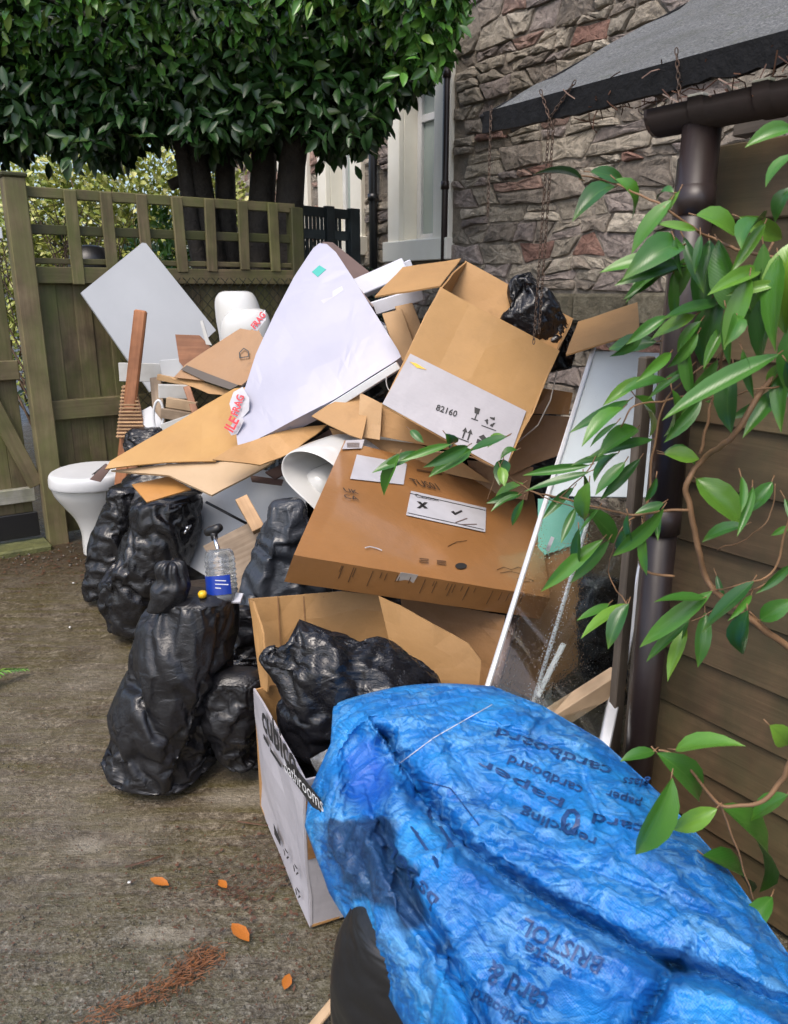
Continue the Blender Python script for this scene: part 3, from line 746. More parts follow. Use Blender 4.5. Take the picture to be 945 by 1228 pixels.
# side of the crown toward the house and its hanging tips
m = 2600; Zv = rng.uniform(2.3, 3.6, m); Yv = rng.uniform(TY, 6.6, m); X = crown_right(Zv, Yv) - rng.random(m) ** 2 * .25; ok = Zv > crown_bottom(X, Yv) + .05; X, Yv, Zv = X[ok], Yv[ok], Zv[ok]; m = len(X)
P = np.stack([X, Yv, Zv], 1); D, N = crown_dirs(P, .9); N[:, 0] += .8; L = rng.uniform(.09, .14, m)
tag(scatter_leaves('crown_side', P, D, N, L, L * .45, M_['laurel_lit'], tree), kind='stuff')
m = 1500; X = rng.uniform(-4.2, .15, m); Yv = rng.uniform(TY + .7, 6.5, m); P = np.stack([X, Yv, crown_bottom(X, Yv) + rng.normal(.02, .05, m)], 1)
D, N = crown_dirs(P, 1.5); L = rng.uniform(.09, .14, m)
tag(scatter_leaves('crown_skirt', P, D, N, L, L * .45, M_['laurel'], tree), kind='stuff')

# ------------------------------------------------------------------ shrubs behind the trellis
def shrub(name, label, c, rad, n, mat, Lr, stems, mats, group=None):
    t = thing(name, Vector((c[0], c[1], 0)), label, 'shrub', group)
    for i in range(stems):
        a = Vector((c[0] + random.uniform(-.15, .15) * rad[0] * 2, c[1] + random.uniform(-.1, .1), 0)); e = Vector((c[0] + random.uniform(-1, 1) * rad[0], c[1] + random.uniform(-1, 1) * rad[1], c[2] + rad[2] * random.uniform(.2, 1.05)))
        m_ = a.lerp(e, .55) + Vector((random.uniform(-.15, .15), 0, random.uniform(0, .2))); mb = MB(); mb.tube([a, m_, e], [.012, .008, .003], 5); mb.build('stem', mats, t, True)
    if n:
        v = rng.normal(0, 1, (n, 3)); v /= np.linalg.norm(v, axis=1, keepdims=True); r = rng.random(n) ** .4
        bumpy = np.array([1 + .35 * noise.noise(Vector(q) * 2.4) for q in v]); P = np.array(c) + v * (r * bumpy)[:, None] * np.array(rad)
        P[:, 2] = np.maximum(P[:, 2], .03); D = v + rng.normal(0, .6, (n, 3)); N = np.array([0, -.4, 1.0]) + rng.normal(0, .5, (n, 3)); L = rng.uniform(*Lr, n)
        tag(scatter_leaves('crown', P, D, N, L, L * .55, mat, t), kind='stuff')
    return t
hc = at(160, 245, 9.0); shrub('garden_shrub', 'yellow green variegated hedge bush seen over the trellis', (hc.x, 9.0, 1.75), (1.75, .6, 1.45), 14000, M_['hedge'], (.06, .10), 16, M_['twig'])
hc = at(205, 310, 6.5); shrub('garden_shrub', 'fresh green leafy bush low behind the middle of the trellis', (hc.x, 6.5, 1.35), (.5, .3, .72), 2000, M_['green_leaf'], (.05, .09), 8, M_['twig'])
hc = at(100, 300, 6.3); shrub('garden_shrub', 'dark green bush behind the left end of the trellis', (hc.x, 6.3, .95), (.55, .3, .8), 1500, M_['ivy'], (.05, .08), 8, M_['twig'])
hc = at(320, 300, 6.6); shrub('garden_shrub', 'dark ivy growth round the foot of the trunks', (hc.x, 6.55, .95), (.75, .25, 1.0), 3200, M_['ivy'], (.06, .09), 8, M_['twig'])
hc = at(10, 300, 7.6); shrub('garden_shrub', 'pale hedge bush beyond the garden gate', (hc.x - .8, 9.2, 1.7), (1.7, .5, 1.5), 9000, M_['hedge'], (.05, .085), 8, M_['twig'])
hc = at(446, 330, 7.0); shrub('garden_shrub', 'small dark leafy bush at the foot of the black drainpipe', (hc.x, 7.0, 1.1), (.22, .2, .55), 500, M_['ivy'], (.05, .08), 4, M_['twig'])
# bare twiggy bush
tw = thing('bare_shrub', Vector((at(75, 260, 6.2).x, 6.2, 0)), 'leafless brown twiggy shrub beside the tall gate post', 'shrub')
for i in range(34):
    a = Vector((at(70, 300, 6.2).x + random.uniform(-.35, .35), 6.2 + random.uniform(-.2, .2), .4)); P = [a]; d = Vector((random.uniform(-.6, .6), random.uniform(-.2, .2), 1)).normalized()
    for k in range(7): d = (d + Vector((random.uniform(-.35, .35), random.uniform(-.2, .2), random.uniform(-.1, .15)))).normalized(); P.append(P[-1] + d * random.uniform(.2, .32))
    mb = MB(); mb.tube(P, [.010 - .0011 * k for k in range(8)], 4)
    for k in range(2, 7):
        e = P[k] + Vector((random.uniform(-.25, .25), random.uniform(-.1, .1), random.uniform(.02, .22))); mb.tube([P[k], e], [.004, .0018], 3)
    mb.build('stem', M_['twig'], tw, True)
# black bin standing behind the trellis
mb = MB(); bp = at(108, 305, 5.6); mb.lathe((bp.x, 5.6, 0), [(.12, 0), (.14, bp.z - .12), (.15, bp.z - .10), (.15, bp.z - .05), (.11, bp.z + .04), (.04, bp.z + .06)], 20)
o = mb.build('compost_bin', M_['rigid_black'], None, True); tag(o, 'black lidded compost bin behind the left end of the trellis', 'bin')

# ------------------------------------------------------------------ shed with overhanging felt roof
SD = Vector((.573, -.819, 0)).normalized(); SN = Vector((-.819, -.573, 0)).normalized()
SP0 = at(838, 180, 1.80); SO = Vector((SP0.x, SP0.y, 0)) - SN * .07
def shp(s, h, off=0.0): return SO + SD * s + SN * off + Vector((0, 0, h))
def shs(px, py, off=0.0):
    p = hit(px, py, SO + SN * off, SN); return (p - SO).dot(SD), p.z
shed = thing('timber_shed', shp(1, 0, -.5), 'low timber shed with lapped boards and an overhanging felt roof', 'shed')
GH = at(812, 150, 1.85).z
h = .02; k = 0
while h < GH - .03:
    bh = min(.148, GH - .03 - h)
    if bh < .03: break
    tilt = .010
    p, q = shp(-.03, h + bh / 2, -.012), shp(2.4, h + bh / 2, -.012); wdir = (Z + SN * -.09).normalized()
    board('board', p, q, bh + .012, .018, wdir, M_['shed'], shed, .003, .001); h += bh; k += 1
# far end wall, boards too
EDir = -SN
h = .02
while h < GH - .2:
    board('end_board', shp(-.045, h + .074, -.03), shp(-.045, h + .074, -1.9), .155, .016, Z, M_['shed'], shed, .003); h += .15
board('corner_trim', shp(-.055, 0, .012), shp(-.055, GH - .06, .012), .045, .05, SN, M_['shed_trim'], shed)
board('corner_trim', shp(-.115, 0, .03), shp(-.115, GH - .5, .03), .024, .04, SD, M_['shed_trim'], shed)
board('wall_plate', shp(-.02, GH + .02, -.10), shp(2.4, GH + .02, -.10), .07, .05, Z, M_['shed_trim'], shed)
# gutter: a half round trough with end cap, and its downpipe
gs = shs(792, 150, .09)[0]; gr_ = .051
def trough(s0, s1, r0, r1, name, z):
    V = []; Fc = []; n = 11
    for s in (s0, s1):
        for rr in (r0, r1):
            for j in range(n):
                a = math.pi * j / (n - 1); V.append(shp(s, z - rr * math.sin(a), .09 + rr * math.cos(a)))
    for (a, b2) in ((0, 2), (1, 3)):
        for j in range(n - 1): Fc.append((a * n + j, a * n + j + 1, b2 * n + j + 1, b2 * n + j))
    for a in (0, 2):
        for j in range(n - 1): Fc.append((a * n + j, a * n + j + 1, (a + 1) * n + j + 1, (a + 1) * n + j))
    for j in (0, n - 1): Fc.append((j, n + j, 3 * n + j, 2 * n + j))
    return V, Fc
gz = at(792, 140, SP0.y + .08).z + .005
V, Fc = trough(gs, 2.4, gr_, gr_ - .005, 'gutter', gz); gut = mesh('gutter', V, Fc, M_['brown_pvc'], shed, True)
V = [shp(gs, gz, .09)] + [shp(gs, gz - gr_ * math.sin(math.pi * j / 10), .09 + gr_ * math.cos(math.pi * j / 10)) for j in range(11)]; V += [v - SD * .008 for v in V]
mesh('end_cap', V, [tuple(range(11, -1, -1)), tuple(range(12, 24))] + [(j, (j + 1) % 12, (j + 1) % 12 + 12, j + 12) for j in range(12)], M_['brown_pvc'], gut)
for s in (gs + .12, gs + .26, gs + .55):
    V, Fc = trough(s - .016, s + .016, gr_ + .007, gr_ + .001, 'b', gz + .004); br = mesh('bracket', V, Fc, M_['brown_pvc'], gut, True)
    board('clip', shp(s, gz + .006, .145), shp(s, gz + .006, .125), .035, .006, SD, M_['rail_pale'], br, .001)
ps = shs(838, 190, .085)[0]; mb = MB(); mb.tube([shp(ps, gz - gr_ + .01, .085), shp(ps, .95, .085)], .040, 20); dp = mb.build('downpipe', M_['brown_pvc'], shed, True)
mb = MB(); mb.tube([shp(ps, .98, .085), shp(ps, -.02, .085)], .0365, 20); mb.build('pipe_section', M_['brown_pvc'], dp, True)
for hh in (GH - .16, .97): mb = MB(); mb.tube([shp(ps, hh - .03, .085), shp(ps, hh + .03, .085)], .0425, 20); mb.build('pipe_collar', M_['brown_pvc'], dp, True)
# roof slab
FC = at(580, 142, 2.55); RS = (FC - SO).dot(SD); ROFF = (FC - SO).dot(SN)
p_ = at(840, 0, FC.y + .54); slope = (p_.z - FC.z) / ((p_ - FC).dot(-SN)); slope = max(.40, min(.75, slope))
RU = (-SN + Z * slope).normalized(); RN = SD.cross(RU); RN = RN if RN.z > 0 else -RN
C0 = Vector((FC.x, FC.y, FC.z + .012)); C1 = C0 + SD * 3.4; LEN = 1.8
P = [C0, C1, C1 + RU * LEN, C0 + RU * LEN]
nS = 60
V = []; Fc = []
for i in range(nS + 1):
    for j in range(31):
        q = C0 + SD * 3.4 * i / nS + RU * LEN * j / 30; q = q + RN * (.012 * noise.noise(q * 4) + .005 * noise.noise(q * 17)); V.append(q)
for i in range(nS):
    for j in range(30): Fc.append((i * 31 + j, i * 31 + j + 1, (i + 1) * 31 + j + 1, (i + 1) * 31 + j))
nV = len(V); V += [v - RN * .03 for v in V]; Fc += [tuple(a + nV for a in f[::-1]) for f in Fc]
def rim(idx):
    for a, b2 in zip(idx[:-1], idx[1:]): Fc.append((a, b2, b2 + nV, a + nV))
rim([i * 31 for i in range(nS + 1)]); rim([i * 31 + 30 for i in range(nS + 1)]); rim(list(range(31))); rim([nS * 31 + j for j in range(31)])
mesh('roof', V, Fc, M_['felt'], shed)
# fascia: black felt turned down over the eave, ragged bottom, and over the far verge
V = []; Fc = []
for i in range(nS * 2 + 1):
    s = 3.4 * i / (nS * 2); q = C0 + SD * s
    hgt = .058 + .006 * noise.noise(q * 9) + .008 * noise.noise(q * 33)
    for dz, off in ((.004, .004), (-hgt, .006), (-hgt, -.012), (.0, -.012)): V.append(q + SN * off + Z * dz)
for i in range(nS * 2):
    for j in range(4): Fc.append((i * 4 + j, i * 4 + (j + 1) % 4, (i + 1) * 4 + (j + 1) % 4, (i + 1) * 4 + j))
mesh('fascia', V, Fc, M_['felt_black'], shed)
board('verge_trim', C0 - Z * .03, C0 + RU * LEN - Z * .03, .055, .016, Z, M_['felt_black'], shed)
for k in range(6):
    q = C0 + SD * (.05 + k * .55) - RN * .05; board('rafter', q + RU * .02, q + RU * LEN, .04, .05, SD, M_['shed_trim'], shed)
# back and inner gable so the shed is a closed body
board('back_wall', shp(-.03, .9, -1.75), shp(3.0, .9, -1.75), 1.8, .02, Z, M_['shed'], shed)
# chains hanging from the eave
def chain(p, drop, label, split=None, sway=(0, 0)):
    mb = MB(); n = int(drop / .011)
    def run(a, b2):
        L = (b2 - a).length; n = max(2, int(L / .0125)); d = (b2 - a).normalized(); u = d.orthogonal().normalized(); w = d.cross(u)
        for i in range(n):
            c = a + d * (L * (i + .5) / n); x = u if i % 2 else w
            pts_ = [c + d * (.009 * math.cos(t)) + x * (.004 * math.sin(t)) for t in [2 * math.pi * k / 8 for k in range(9)]]
            mb.tube(pts_, .0014, 4, False)
    for a, b2 in split: run(a, b2)
    o = mb.build('hanging_chain', M_['rust'], None); tag(o, label, 'chain'); return o
def fpt(px, py): return hit(px, py, C0 + SN * .012, SN)
a1 = fpt(589, 128); chain(None, 0, 'short rusty chain hanging from the far end of the shed eave', [(a1, a1 - Z * .30)])
a2, a3, a4 = fpt(648, 108), fpt(690, 97), fpt(659, 142)
e1 = hit(640, 412, C0 + SN * .012, SN); chain(None, 0, 'long double rusty chain hanging in front of the open carton', [(a2, a4), (a3, a4), (a4, e1), (a4 + Vector((.012, 0, 0)), e1 + Vector((.014, 0, .03)))])
a5 = fpt(811, 58); chain(None, 0, 'rusty chain hanging from the eave to the gutter end', [(a5, fpt(816, 132))])
# dead twigs caught under the felt and in the gutter
mb = MB()
for i in range(150):
    s = random.uniform(.35, 1.6); z0 = C0.z - random.uniform(.0, .085); p = C0 + SD * s + SN * random.uniform(-.05, .015); p.z = z0
    P = [p]; d = Vector((random.uniform(-1, 1), random.uniform(-1, 1), random.uniform(-.8, .5))).normalized()
    for k in range(3): d = (d + Vector((random.uniform(-.6, .6), random.uniform(-.6, .6), random.uniform(-.5, .4)))).normalized(); P.append(P[-1] + d * random.uniform(.01, .026))
    mb.tube(P, .0017, 3, False)
for i in range(120):
    s = random.uniform(gs, gs + 1.0); p = shp(s, gz - .01 + random.uniform(-.01, .03), .09 + random.uniform(-.045, .045)); d = Vector((random.uniform(-1, 1), random.uniform(-1, 1), random.uniform(-.2, .8))).normalized()
    mb.tube([p, p + d * random.uniform(.02, .06)], .0016, 3, False)
o = mb.build('dead_twigs', M_['litter']); tag(o, 'dead brown twigs caught under the felt edge and in the gutter', 'twigs', kind='stuff')
M_['green_reflection'] = plain('green tinted reflection', (.16, .42, .33), (.12, .36, .28), 4, .12, 60, .1)

# ================================================================== the rubbish pile
def catmull(rows, n):
    A = np.array(rows, float); k = len(A); out = []
    for i in range(n):
        t = i / (n - 1) * (k - 1); j = min(int(t), k - 2); u = t - j
        p0, p1, p2, p3 = A[max(j - 1, 0)], A[j], A[j + 1], A[min(j + 2, k - 1)]
        out.append(.5 * ((2 * p1) + (-p0 + p2) * u + (2 * p0 - 5 * p1 + 4 * p2 - p3) * u * u + (-p0 + 3 * p1 - 3 * p2 + p3) * u ** 3))
    return np.array(out)
def ridged(p, sd):
    return 1 - 2 * abs(noise.noise(p + Vector((sd, sd * .7, sd * .3))))
def up2(A, closed=True):
    """twice the rows and columns, smooth in between"""
    nr = A.shape[0]
    if closed: mid = (np.roll(A, 1, 1) * -1 + A * 9 + np.roll(A, -1, 1) * 9 - np.roll(A, -2, 1)) / 16
    else:
        Q = np.concatenate([2 * A[:, :1] - A[:, 1:2], A, 2 * A[:, -1:] - A[:, -2:-1]], 1); mid = (-Q[:, :-3] + 9 * Q[:, 1:-2] + 9 * Q[:, 2:-1] - Q[:, 3:]) / 16
    W = A.shape[1]; B = np.zeros((nr, 2 * W if closed else 2 * W - 1) + A.shape[2:]); B[:, ::2] = A; B[:, 1::2] = mid
    Q = np.concatenate([2 * B[:1] - B[1:2], B, 2 * B[-1:] - B[-2:-1]], 0); mid = (-Q[:-3] + 9 * Q[1:-2] + 9 * Q[2:-1] - Q[3:]) / 16
    C = np.zeros((2 * nr - 1,) + B.shape[1:]); C[::2] = B; C[1::2] = mid; return C
def buckle(P0, gc, gr, closed=True, iters=110, goal=.03, bend=.35, N=None, amp=.01, seed=0, soft=None, target=None):
    """grow a sheet (rows x columns x 3) a little longer than the shape it hangs on (gc along rows, gr down columns), so that it buckles into folds"""
    r_ = np.random.default_rng(seed); nr, na = P0.shape[:2]
    sh = [(0, 1, 1.0), (1, 0, 1.0), (1, 1, .6), (1, -1, .6), (0, 2, bend), (2, 0, bend), (0, 3, bend * .6), (3, 0, bend * .6)]
    C = []
    def cols(dj):
        return (slice(0, na - dj), slice(dj, na)) if dj >= 0 else (slice(-dj, na), slice(0, na + dj))
    for di, dj, w in sh:
        g = gc if di == 0 else gr if dj == 0 else (gc + gr) / 2
        if closed: A = P0[:nr - di]; B = np.roll(P0, -dj, 1)[di:]; C.append((di, dj, w, np.linalg.norm(B - A, axis=2) * g[:nr - di]))
        else:
            ja, jb = cols(dj); C.append((di, dj, w, np.linalg.norm(P0[di:, jb] - P0[:nr - di, ja], axis=2) * g[:nr - di, ja]))
    T = P0 if target is None else target
    n_ = r_.normal(0, 1, (nr, na))
    for _ in range(2): n_ = (n_ + np.roll(n_, 1, 0) + np.roll(n_, -1, 0) + np.roll(n_, 1, 1) + np.roll(n_, -1, 1)) / 5
    P = T + N * (n_ / n_.std() * amp)[:, :, None]
    k = goal if soft is None else np.minimum(soft[:, :, None] * goal, .5)
    for it in range(iters):
        D = np.zeros_like(P); cnt = np.zeros((nr, na, 1))
        for di, dj, w, L in C:
            if closed:
                d = np.roll(P, -dj, 1)[di:] - P[:nr - di]; l = np.linalg.norm(d, axis=2) + 1e-9; c = (d * ((l - L) / l * .5 * w)[:, :, None])
                D[:nr - di] += c; cnt[:nr - di] += w; t = np.zeros_like(P); t[di:] = c; D -= np.roll(t, dj, 1); t1 = np.zeros((nr, na, 1)); t1[di:] = w; cnt += np.roll(t1, dj, 1)
            else:
                ja, jb = cols(dj); d = P[di:, jb] - P[:nr - di, ja]; l = np.linalg.norm(d, axis=2) + 1e-9; c = (d * ((l - L) / l * .5 * w)[:, :, None])
                D[:nr - di, ja] += c; cnt[:nr - di, ja] += w; D[di:, jb] -= c; cnt[di:, jb] += w
        P += D / np.maximum(cnt, 1) * 1.7; P += (T - P) * k
    return P
def smoothnoise(nr, na, fr, fa, sd, closed=True):
    out = np.zeros((nr, na))
    for i in range(nr):
        for j in range(na):
            if closed: an = 2 * math.pi * j / na; out[i, j] = noise.noise(Vector((math.cos(an) * fa, math.sin(an) * fa, i / nr * fr + sd)))
            else: out[i, j] = noise.noise(Vector((j / na * fa, i / nr * fr, sd)))
    return out
def bag_body(rows, Y, deep=.75, nr=27, na=40, amp=1.0, pleat=0.0, Ytop=None, sup=2.0, floor=True, lump=.022, grow=.10, neck=0.0, lv=2, cross=.7):
    """closed body whose outline follows rows of (py, left px, right px) at distance Y; elliptic rings, buckled like film at three scales"""
    Rw = catmull(rows, 160); sd = random.uniform(0, 60)
    if floor:
        zz = [at((xl + xr) / 2, py, Y if Ytop is None else Ytop + (Y - Ytop) * i / 159).z for i, (py, xl, xr) in enumerate(Rw)]
        cut = next((i for i, z in enumerate(zz) if z < .016), 160); Rw = Rw[:cut]
    Rw = np.stack([np.interp(np.linspace(0, 1, nr) ** (.9 if floor else 1), np.linspace(0, 1, len(Rw)), Rw[:, c]) for c in range(3)], 1)
    H = len(Rw); P = np.zeros((nr, na, 3)); N = np.zeros((nr, na, 3)); rxs = []
    for i, (py, xl, xr) in enumerate(Rw):
        t = i / (H - 1); Yr = Y if Ytop is None else Ytop + (Y - Ytop) * t
        pc = at((xl + xr) / 2, py, Yr)
        a = at(xl, py, pc.y); b = at(xr, py, pc.y); c = (a + b) / 2; rx = max((b - a).length / 2, .004); ry = rx * deep; rxs.append(rx)
        if floor and c.z < .05: sq = .9 + .1 * math.sqrt(max(0, c.z) / .05); rx *= sq; ry *= sq
        for j in range(na):
            an = 2 * math.pi * j / na; ca, sa = math.cos(an), math.sin(an)
            ex = math.copysign(abs(ca) ** (2 / sup), ca); ey = math.copysign(abs(sa) ** (2 / sup), sa)
            d = Vector((ex * rx, ey * ry, 0)); p = c + d; dn = d.normalized()
            if amp:
                q = p * 5 + Vector((sd, 0, 0)); f = lump * noise.noise(q) * min(1, rx / .07) * amp
                if pleat: f += pleat * (1 - t) ** 2 * math.sin(an * 9 + 4 * noise.noise(q * .8))
                p = p + dn * f
            P[i, j] = p; N[i, j] = dn
    if amp:
        for l in range(lv + 1):
            nr, na = P.shape[:2]; tt = np.linspace(0, 1, nr)[:, None]
            k = (1.0, .75, .5)[l] * grow
            m = np.clip(.7 + 1.3 * smoothnoise(nr, na, 3.5, 1.5, sd + l * 7), .15, 1.4); m2 = np.clip(.7 + 1.3 * smoothnoise(nr, na, 3.5, 1.5, sd + l * 7 + 30), .15, 1.4)
            P = buckle(P, 1 + k * m + neck * (1 - tt) ** 3, 1 + k * m2 * cross, True, (70, 50, 36)[l], (.02, .035, .06)[l], (.5, .4, .25)[l], N, (.012, .004, .0015)[l], int(sd * 100) + l)
            if l < lv:
                P = up2(P); N = up2(N); N /= np.linalg.norm(N, axis=2, keepdims=True) + 1e-9
    if floor: P[:, :, 2] = np.maximum(P[:, :, 2], .004)
    H, na = P.shape[:2]
    V = [Vector(v) for v in P.reshape(-1, 3)]
    Fc = [(i * na + j, (i + 1) * na + j, (i + 1) * na + (j + 1) % na, i * na + (j + 1) % na) for i in range(H - 1) for j in range(na)]
    for i0, s in ((0, 1), ((H - 1) * na, -1)):
        c = sum((Vector(V[i0 + j]) for j in range(na)), Vector()) / na; V.append(c); ci = len(V) - 1
        Fc += [((i0 + j, i0 + (j + 1) % na, ci) if s == 1 else (i0 + (j + 1) % na, i0 + j, ci)) for j in range(na)]
    return V, Fc
def bag(name, rows, Y, label, cat, mat, parent=None, **k):
    V, Fc = bag_body(rows, Y, **k); o = mesh(name, V, Fc, mat, parent, True)
    if parent is None: tag(o, label, cat, k.get('group'))
    return o

# bags of film: laid out to their outline, then let sag, inflate and wrinkle as cloth
SIM = []
def film(name, rows, Y, mat, parent=None, deep=.75, sup=2.1, nr=66, na=96, grow=.11, neck=.15, press=.3, goal=.012, floor=True, grav=.3, lump=.016, pin=.025, bend=.02, Ytop=None, poke=.5, pf=9.0):
    V, Fc = bag_body(rows, Y, deep, nr, na, 0, 0, Ytop, sup, floor); sd = (rows[0][0] * 7.31 + rows[0][1] * 3.7) % 50
    def w3(v, s, k): return Vector((noise.noise(v * s + Vector((sd, 0, 0))), noise.noise(v * s + Vector((0, sd, 0))), noise.noise(v * s + Vector((0, 0, sd))))) * k
    V = [v + w3(v, 6, lump) + w3(v, 16, lump * .35) for v in V]
    if floor: V = [Vector((v.x, v.y, max(v.z, .012))) for v in V]
    o = mesh(name, V, Fc, mat, parent, True)
    zs = [v.z for v in V]; z1, z0 = max(zs), min(zs); g1 = o.vertex_groups.new(name='hold'); g2 = o.vertex_groups.new(name='slack')
    for i, v in enumerate(V):
        gn = poke * max(0, min(1, (noise.noise(v * pf + Vector((sd, 3, 0))) - .22) * 6)) + goal
        g1.add([i], 1.0 if v.z > z1 - pin else gn, 'REPLACE'); t = (z1 - v.z) / max(.05, z1 - z0); g2.add([i], max(0, 1 - t * 3.2) ** 1.5, 'REPLACE')
    m = o.modifiers.new('film', 'CLOTH'); s = m.settings
    s.quality = 4; s.mass = .03; s.tension_stiffness = 40; s.compression_stiffness = 40; s.shear_stiffness = 12; s.bending_stiffness = bend
    s.vertex_group_mass = 'hold'; s.pin_stiffness = 1.0; s.shrink_min = -grow; s.shrink_max = -neck; s.vertex_group_shrink = 'slack'
    s.use_pressure = True; s.uniform_pressure_force = press; s.tension_damping = 5; s.air_damping = 2; s.effector_weights.gravity = grav
    m.collision_settings.use_collision = floor; m.collision_settings.distance_min = .006; m.collision_settings.use_self_collision = False
    m.point_cache.frame_start = 1; m.point_cache.frame_end = 40
    SIM.append(o); return o
def settle(frames=22):
    tm = mesh('settling_floor', [(-6, -2, 0), (6, -2, 0), (6, 9, 0), (-6, 9, 0)], [(0, 1, 2, 3)], None); tm.modifiers.new('c', 'COLLISION')
    for f in range(1, frames + 1): S.frame_set(f)
    dg = bpy.context.evaluated_depsgraph_get(); res = [(o, bpy.data.meshes.new_from_object(o.evaluated_get(dg))) for o in SIM]
    for o, me in res:
        old = o.data; o.modifiers.clear(); o.data = me; me.polygons.foreach_set('use_smooth', [True] * len(me.polygons)); bpy.data.meshes.remove(old); me.name = o.name
        while o.vertex_groups: o.vertex_groups.remove(o.vertex_groups[0])
    bpy.data.objects.remove(tm); S.frame_set(1); SIM.clear()
def fbag(rows, Y, label, mat='bin_black', **k):
    return tag(film('bin_bag', rows, Y, M_[mat], **k), label, 'bin bag')

# ---- toilet
to = thing('toilet', gnd(112, 655), 'white toilet pan with its lid down standing by the fence post', 'toilet')
def rings(rows, Y, deep, mat, name, parent, sup=2.3, nr=30, na=48, floor=True, ys=0.0):
    V, Fc = bag_body(rows, Y, deep, nr, na, 0.0, 0, None, sup, floor); return mesh(name, V, Fc, mat, parent, True)
TYc = 4.28
rings([(580, 66, 152), (590, 70, 150), (603, 80, 146), (618, 92, 142), (634, 99, 139), (650, 101, 139), (661, 102, 140)], TYc, 1.05, M_['ceramic'], 'bowl', to)
rings([(563, 70, 152), (564, 65, 155), (570, 64, 157), (578, 65, 156), (579, 67, 155)], TYc, 1.12, M_['upvc'], 'lid', to, nr=12)
mb = MB(); p_ = [at(x, y, TYc - .12) for x, y in ((97, 571), (104, 573), (112, 569), (121, 562), (127, 557))]; mb.tube(p_, .006, 6)
tag(mb.build('black_cable', M_['rigid_black'], None, True), 'short black cable lying on the closed toilet lid', 'cable')

# ---- boards leaning against the fence
o = sheet('square_board', [(97, 351), (173, 289), (259, 396), (180, 470)], (175, 380, 4.78), FN + Z * .35, .016, M_['white_board'], None, .001, 1)
tag(o, 'large white square panel standing on its corner against the fence', 'board')
V, Fc = bag_body([(349, 268, 297), (352, 262, 303), (362, 258, 309), (385, 260, 316), (410, 264, 320), (450, 262, 318)], 4.45, .8, 26, 48, 0, sup=2.2)
pb = thing('ceramic_pedestal', at(290, 450, 4.45), 'white rounded ceramic pedestal lying behind the large wrapped slab', 'basin pedestal')
mesh('column', V, Fc, M_['ceramic'], pb, True)
V, Fc = bag_body([(370, 286, 312), (373, 276, 318), (382, 268, 323), (398, 265, 325), (440, 268, 322)], 4.28, .7, 20, 40, 0, sup=2.4)
mesh('foot', V, Fc, M_['ceramic'], pb, True)

def plank(name, p, q, w, t, wd, mat, label, cat='plank', group=None, bev=.002, rough=.001):
    o = board(name, p, q, w, t, wd, mat, None, bev, rough); return tag(o, label, cat, group)
plank('wooden_stake', at(169, 372, 4.15), at(143, 600, 4.0), .066, .03, RT, M_['redwood'], 'long red brown moulded stake standing upright before the white panel', 'stake', bev=.008)
plank('wooden_stake', at(160, 548, 4.02), at(163, 600, 3.95), .05, .03, RT, M_['redwood'], 'short red brown stub left of two under the tan board tip', 'stake')
plank('wooden_stake', at(182, 550, 4.0), at(184, 600, 3.93), .06, .03, RT, M_['redwood'], 'wider red brown stub right of two under the tan board tip', 'stake')
# wood and trim scraps stacked between the stake and the cardboard
plank('shelf_board', at(143, 446, 4.3), at(197, 447, 4.35), .10, .03, Z, M_['white_paint'], 'dull white shelf board crossing behind the red brown stake', 'shelf')
plank('offcut', at(196, 443, 4.2), at(226, 441, 4.15), .10, .05, Z, M_['white_board'], 'white block offcut above the heap of trims', 'offcut')
plank('round_ended_slat', at(187, 453, 4.22), at(193, 522, 4.1), .06, .02, RT, M_['scrapwood'], 'grey round ended slat standing beside the ribbed panel', 'slat')
plank('offcut', at(190, 469, 4.05), at(228, 470, 4.1), .07, .04, Z, M_['white_paint'], 'upper white painted offcut in the heap of trims', 'offcut')
plank('offcut', at(200, 482, 4.0), at(236, 488, 4.0), .05, .035, Z, M_['beech'], 'pale bare timber offcut in the heap of trims', 'offcut')
plank('offcut', at(194, 495, 3.98), at(238, 502, 3.95), .05, .03, Z, M_['scrapwood'], 'grey weathered offcut low in the heap of trims', 'offcut')
plank('offcut', at(196, 514, 3.95), at(243, 498, 3.9), .05, .03, Z, M_['white_paint'], 'lowest white painted offcut slanting in the heap of trims', 'offcut')
plank('offcut', at(190, 452, 4.18), at(240, 462, 4.1), .03, .03, Z, M_['card_pale'], 'thin pale strip below the white block offcut', 'offcut')
plank('offcut', at(224, 464, 4.05), at(236, 500, 3.95), .035, .02, RT, M_['redwood'], 'red brown strip sticking out of the heap of trims', 'offcut')
plank('offcut', at(172, 492, 4.1), at(200, 530, 3.95), .09, .012, RT, M_['white_board'], 'small blue white panel between the ribbed panel and the round ended slat', 'offcut')
mb = MB(); mb.tube([at(190 + 6 * math.cos(a), 498 + 18 * math.sin(a), 3.98) for a in [i * 2 * math.pi / 20 for i in range(21)]], .007, 6, False)
tag(mb.build('plastic_hoop', M_['upvc'], None, True), 'small white plastic hoop in front of the scraps', 'hoop')
rp = thing('ribbed_panel', at(155, 520, 4.06), 'brown ribbed lath panel standing right of the stake', 'lath panel')
A, B, C, D = [at(*q) for q in ((147, 462, 4.12), (163, 462, 4.12), (176, 525, 4.0), (140, 525, 4.0))]
sheet3('backing', [A, B, C, D], (B - A).cross(A - D).normalized() * (1 if (B - A).cross(A - D).y < 0 else -1), .008, M_['mesh_brown'], rp, 0, 0)
for i in range(15):
    t = (i + .5) / 15; a, b = A.lerp(D, t), B.lerp(C, t); board('rib', a - Vector((0, .012, 0)), b - Vector((0, .012, 0)), .0075, .010, Z, M_['pine'], rp, .001)
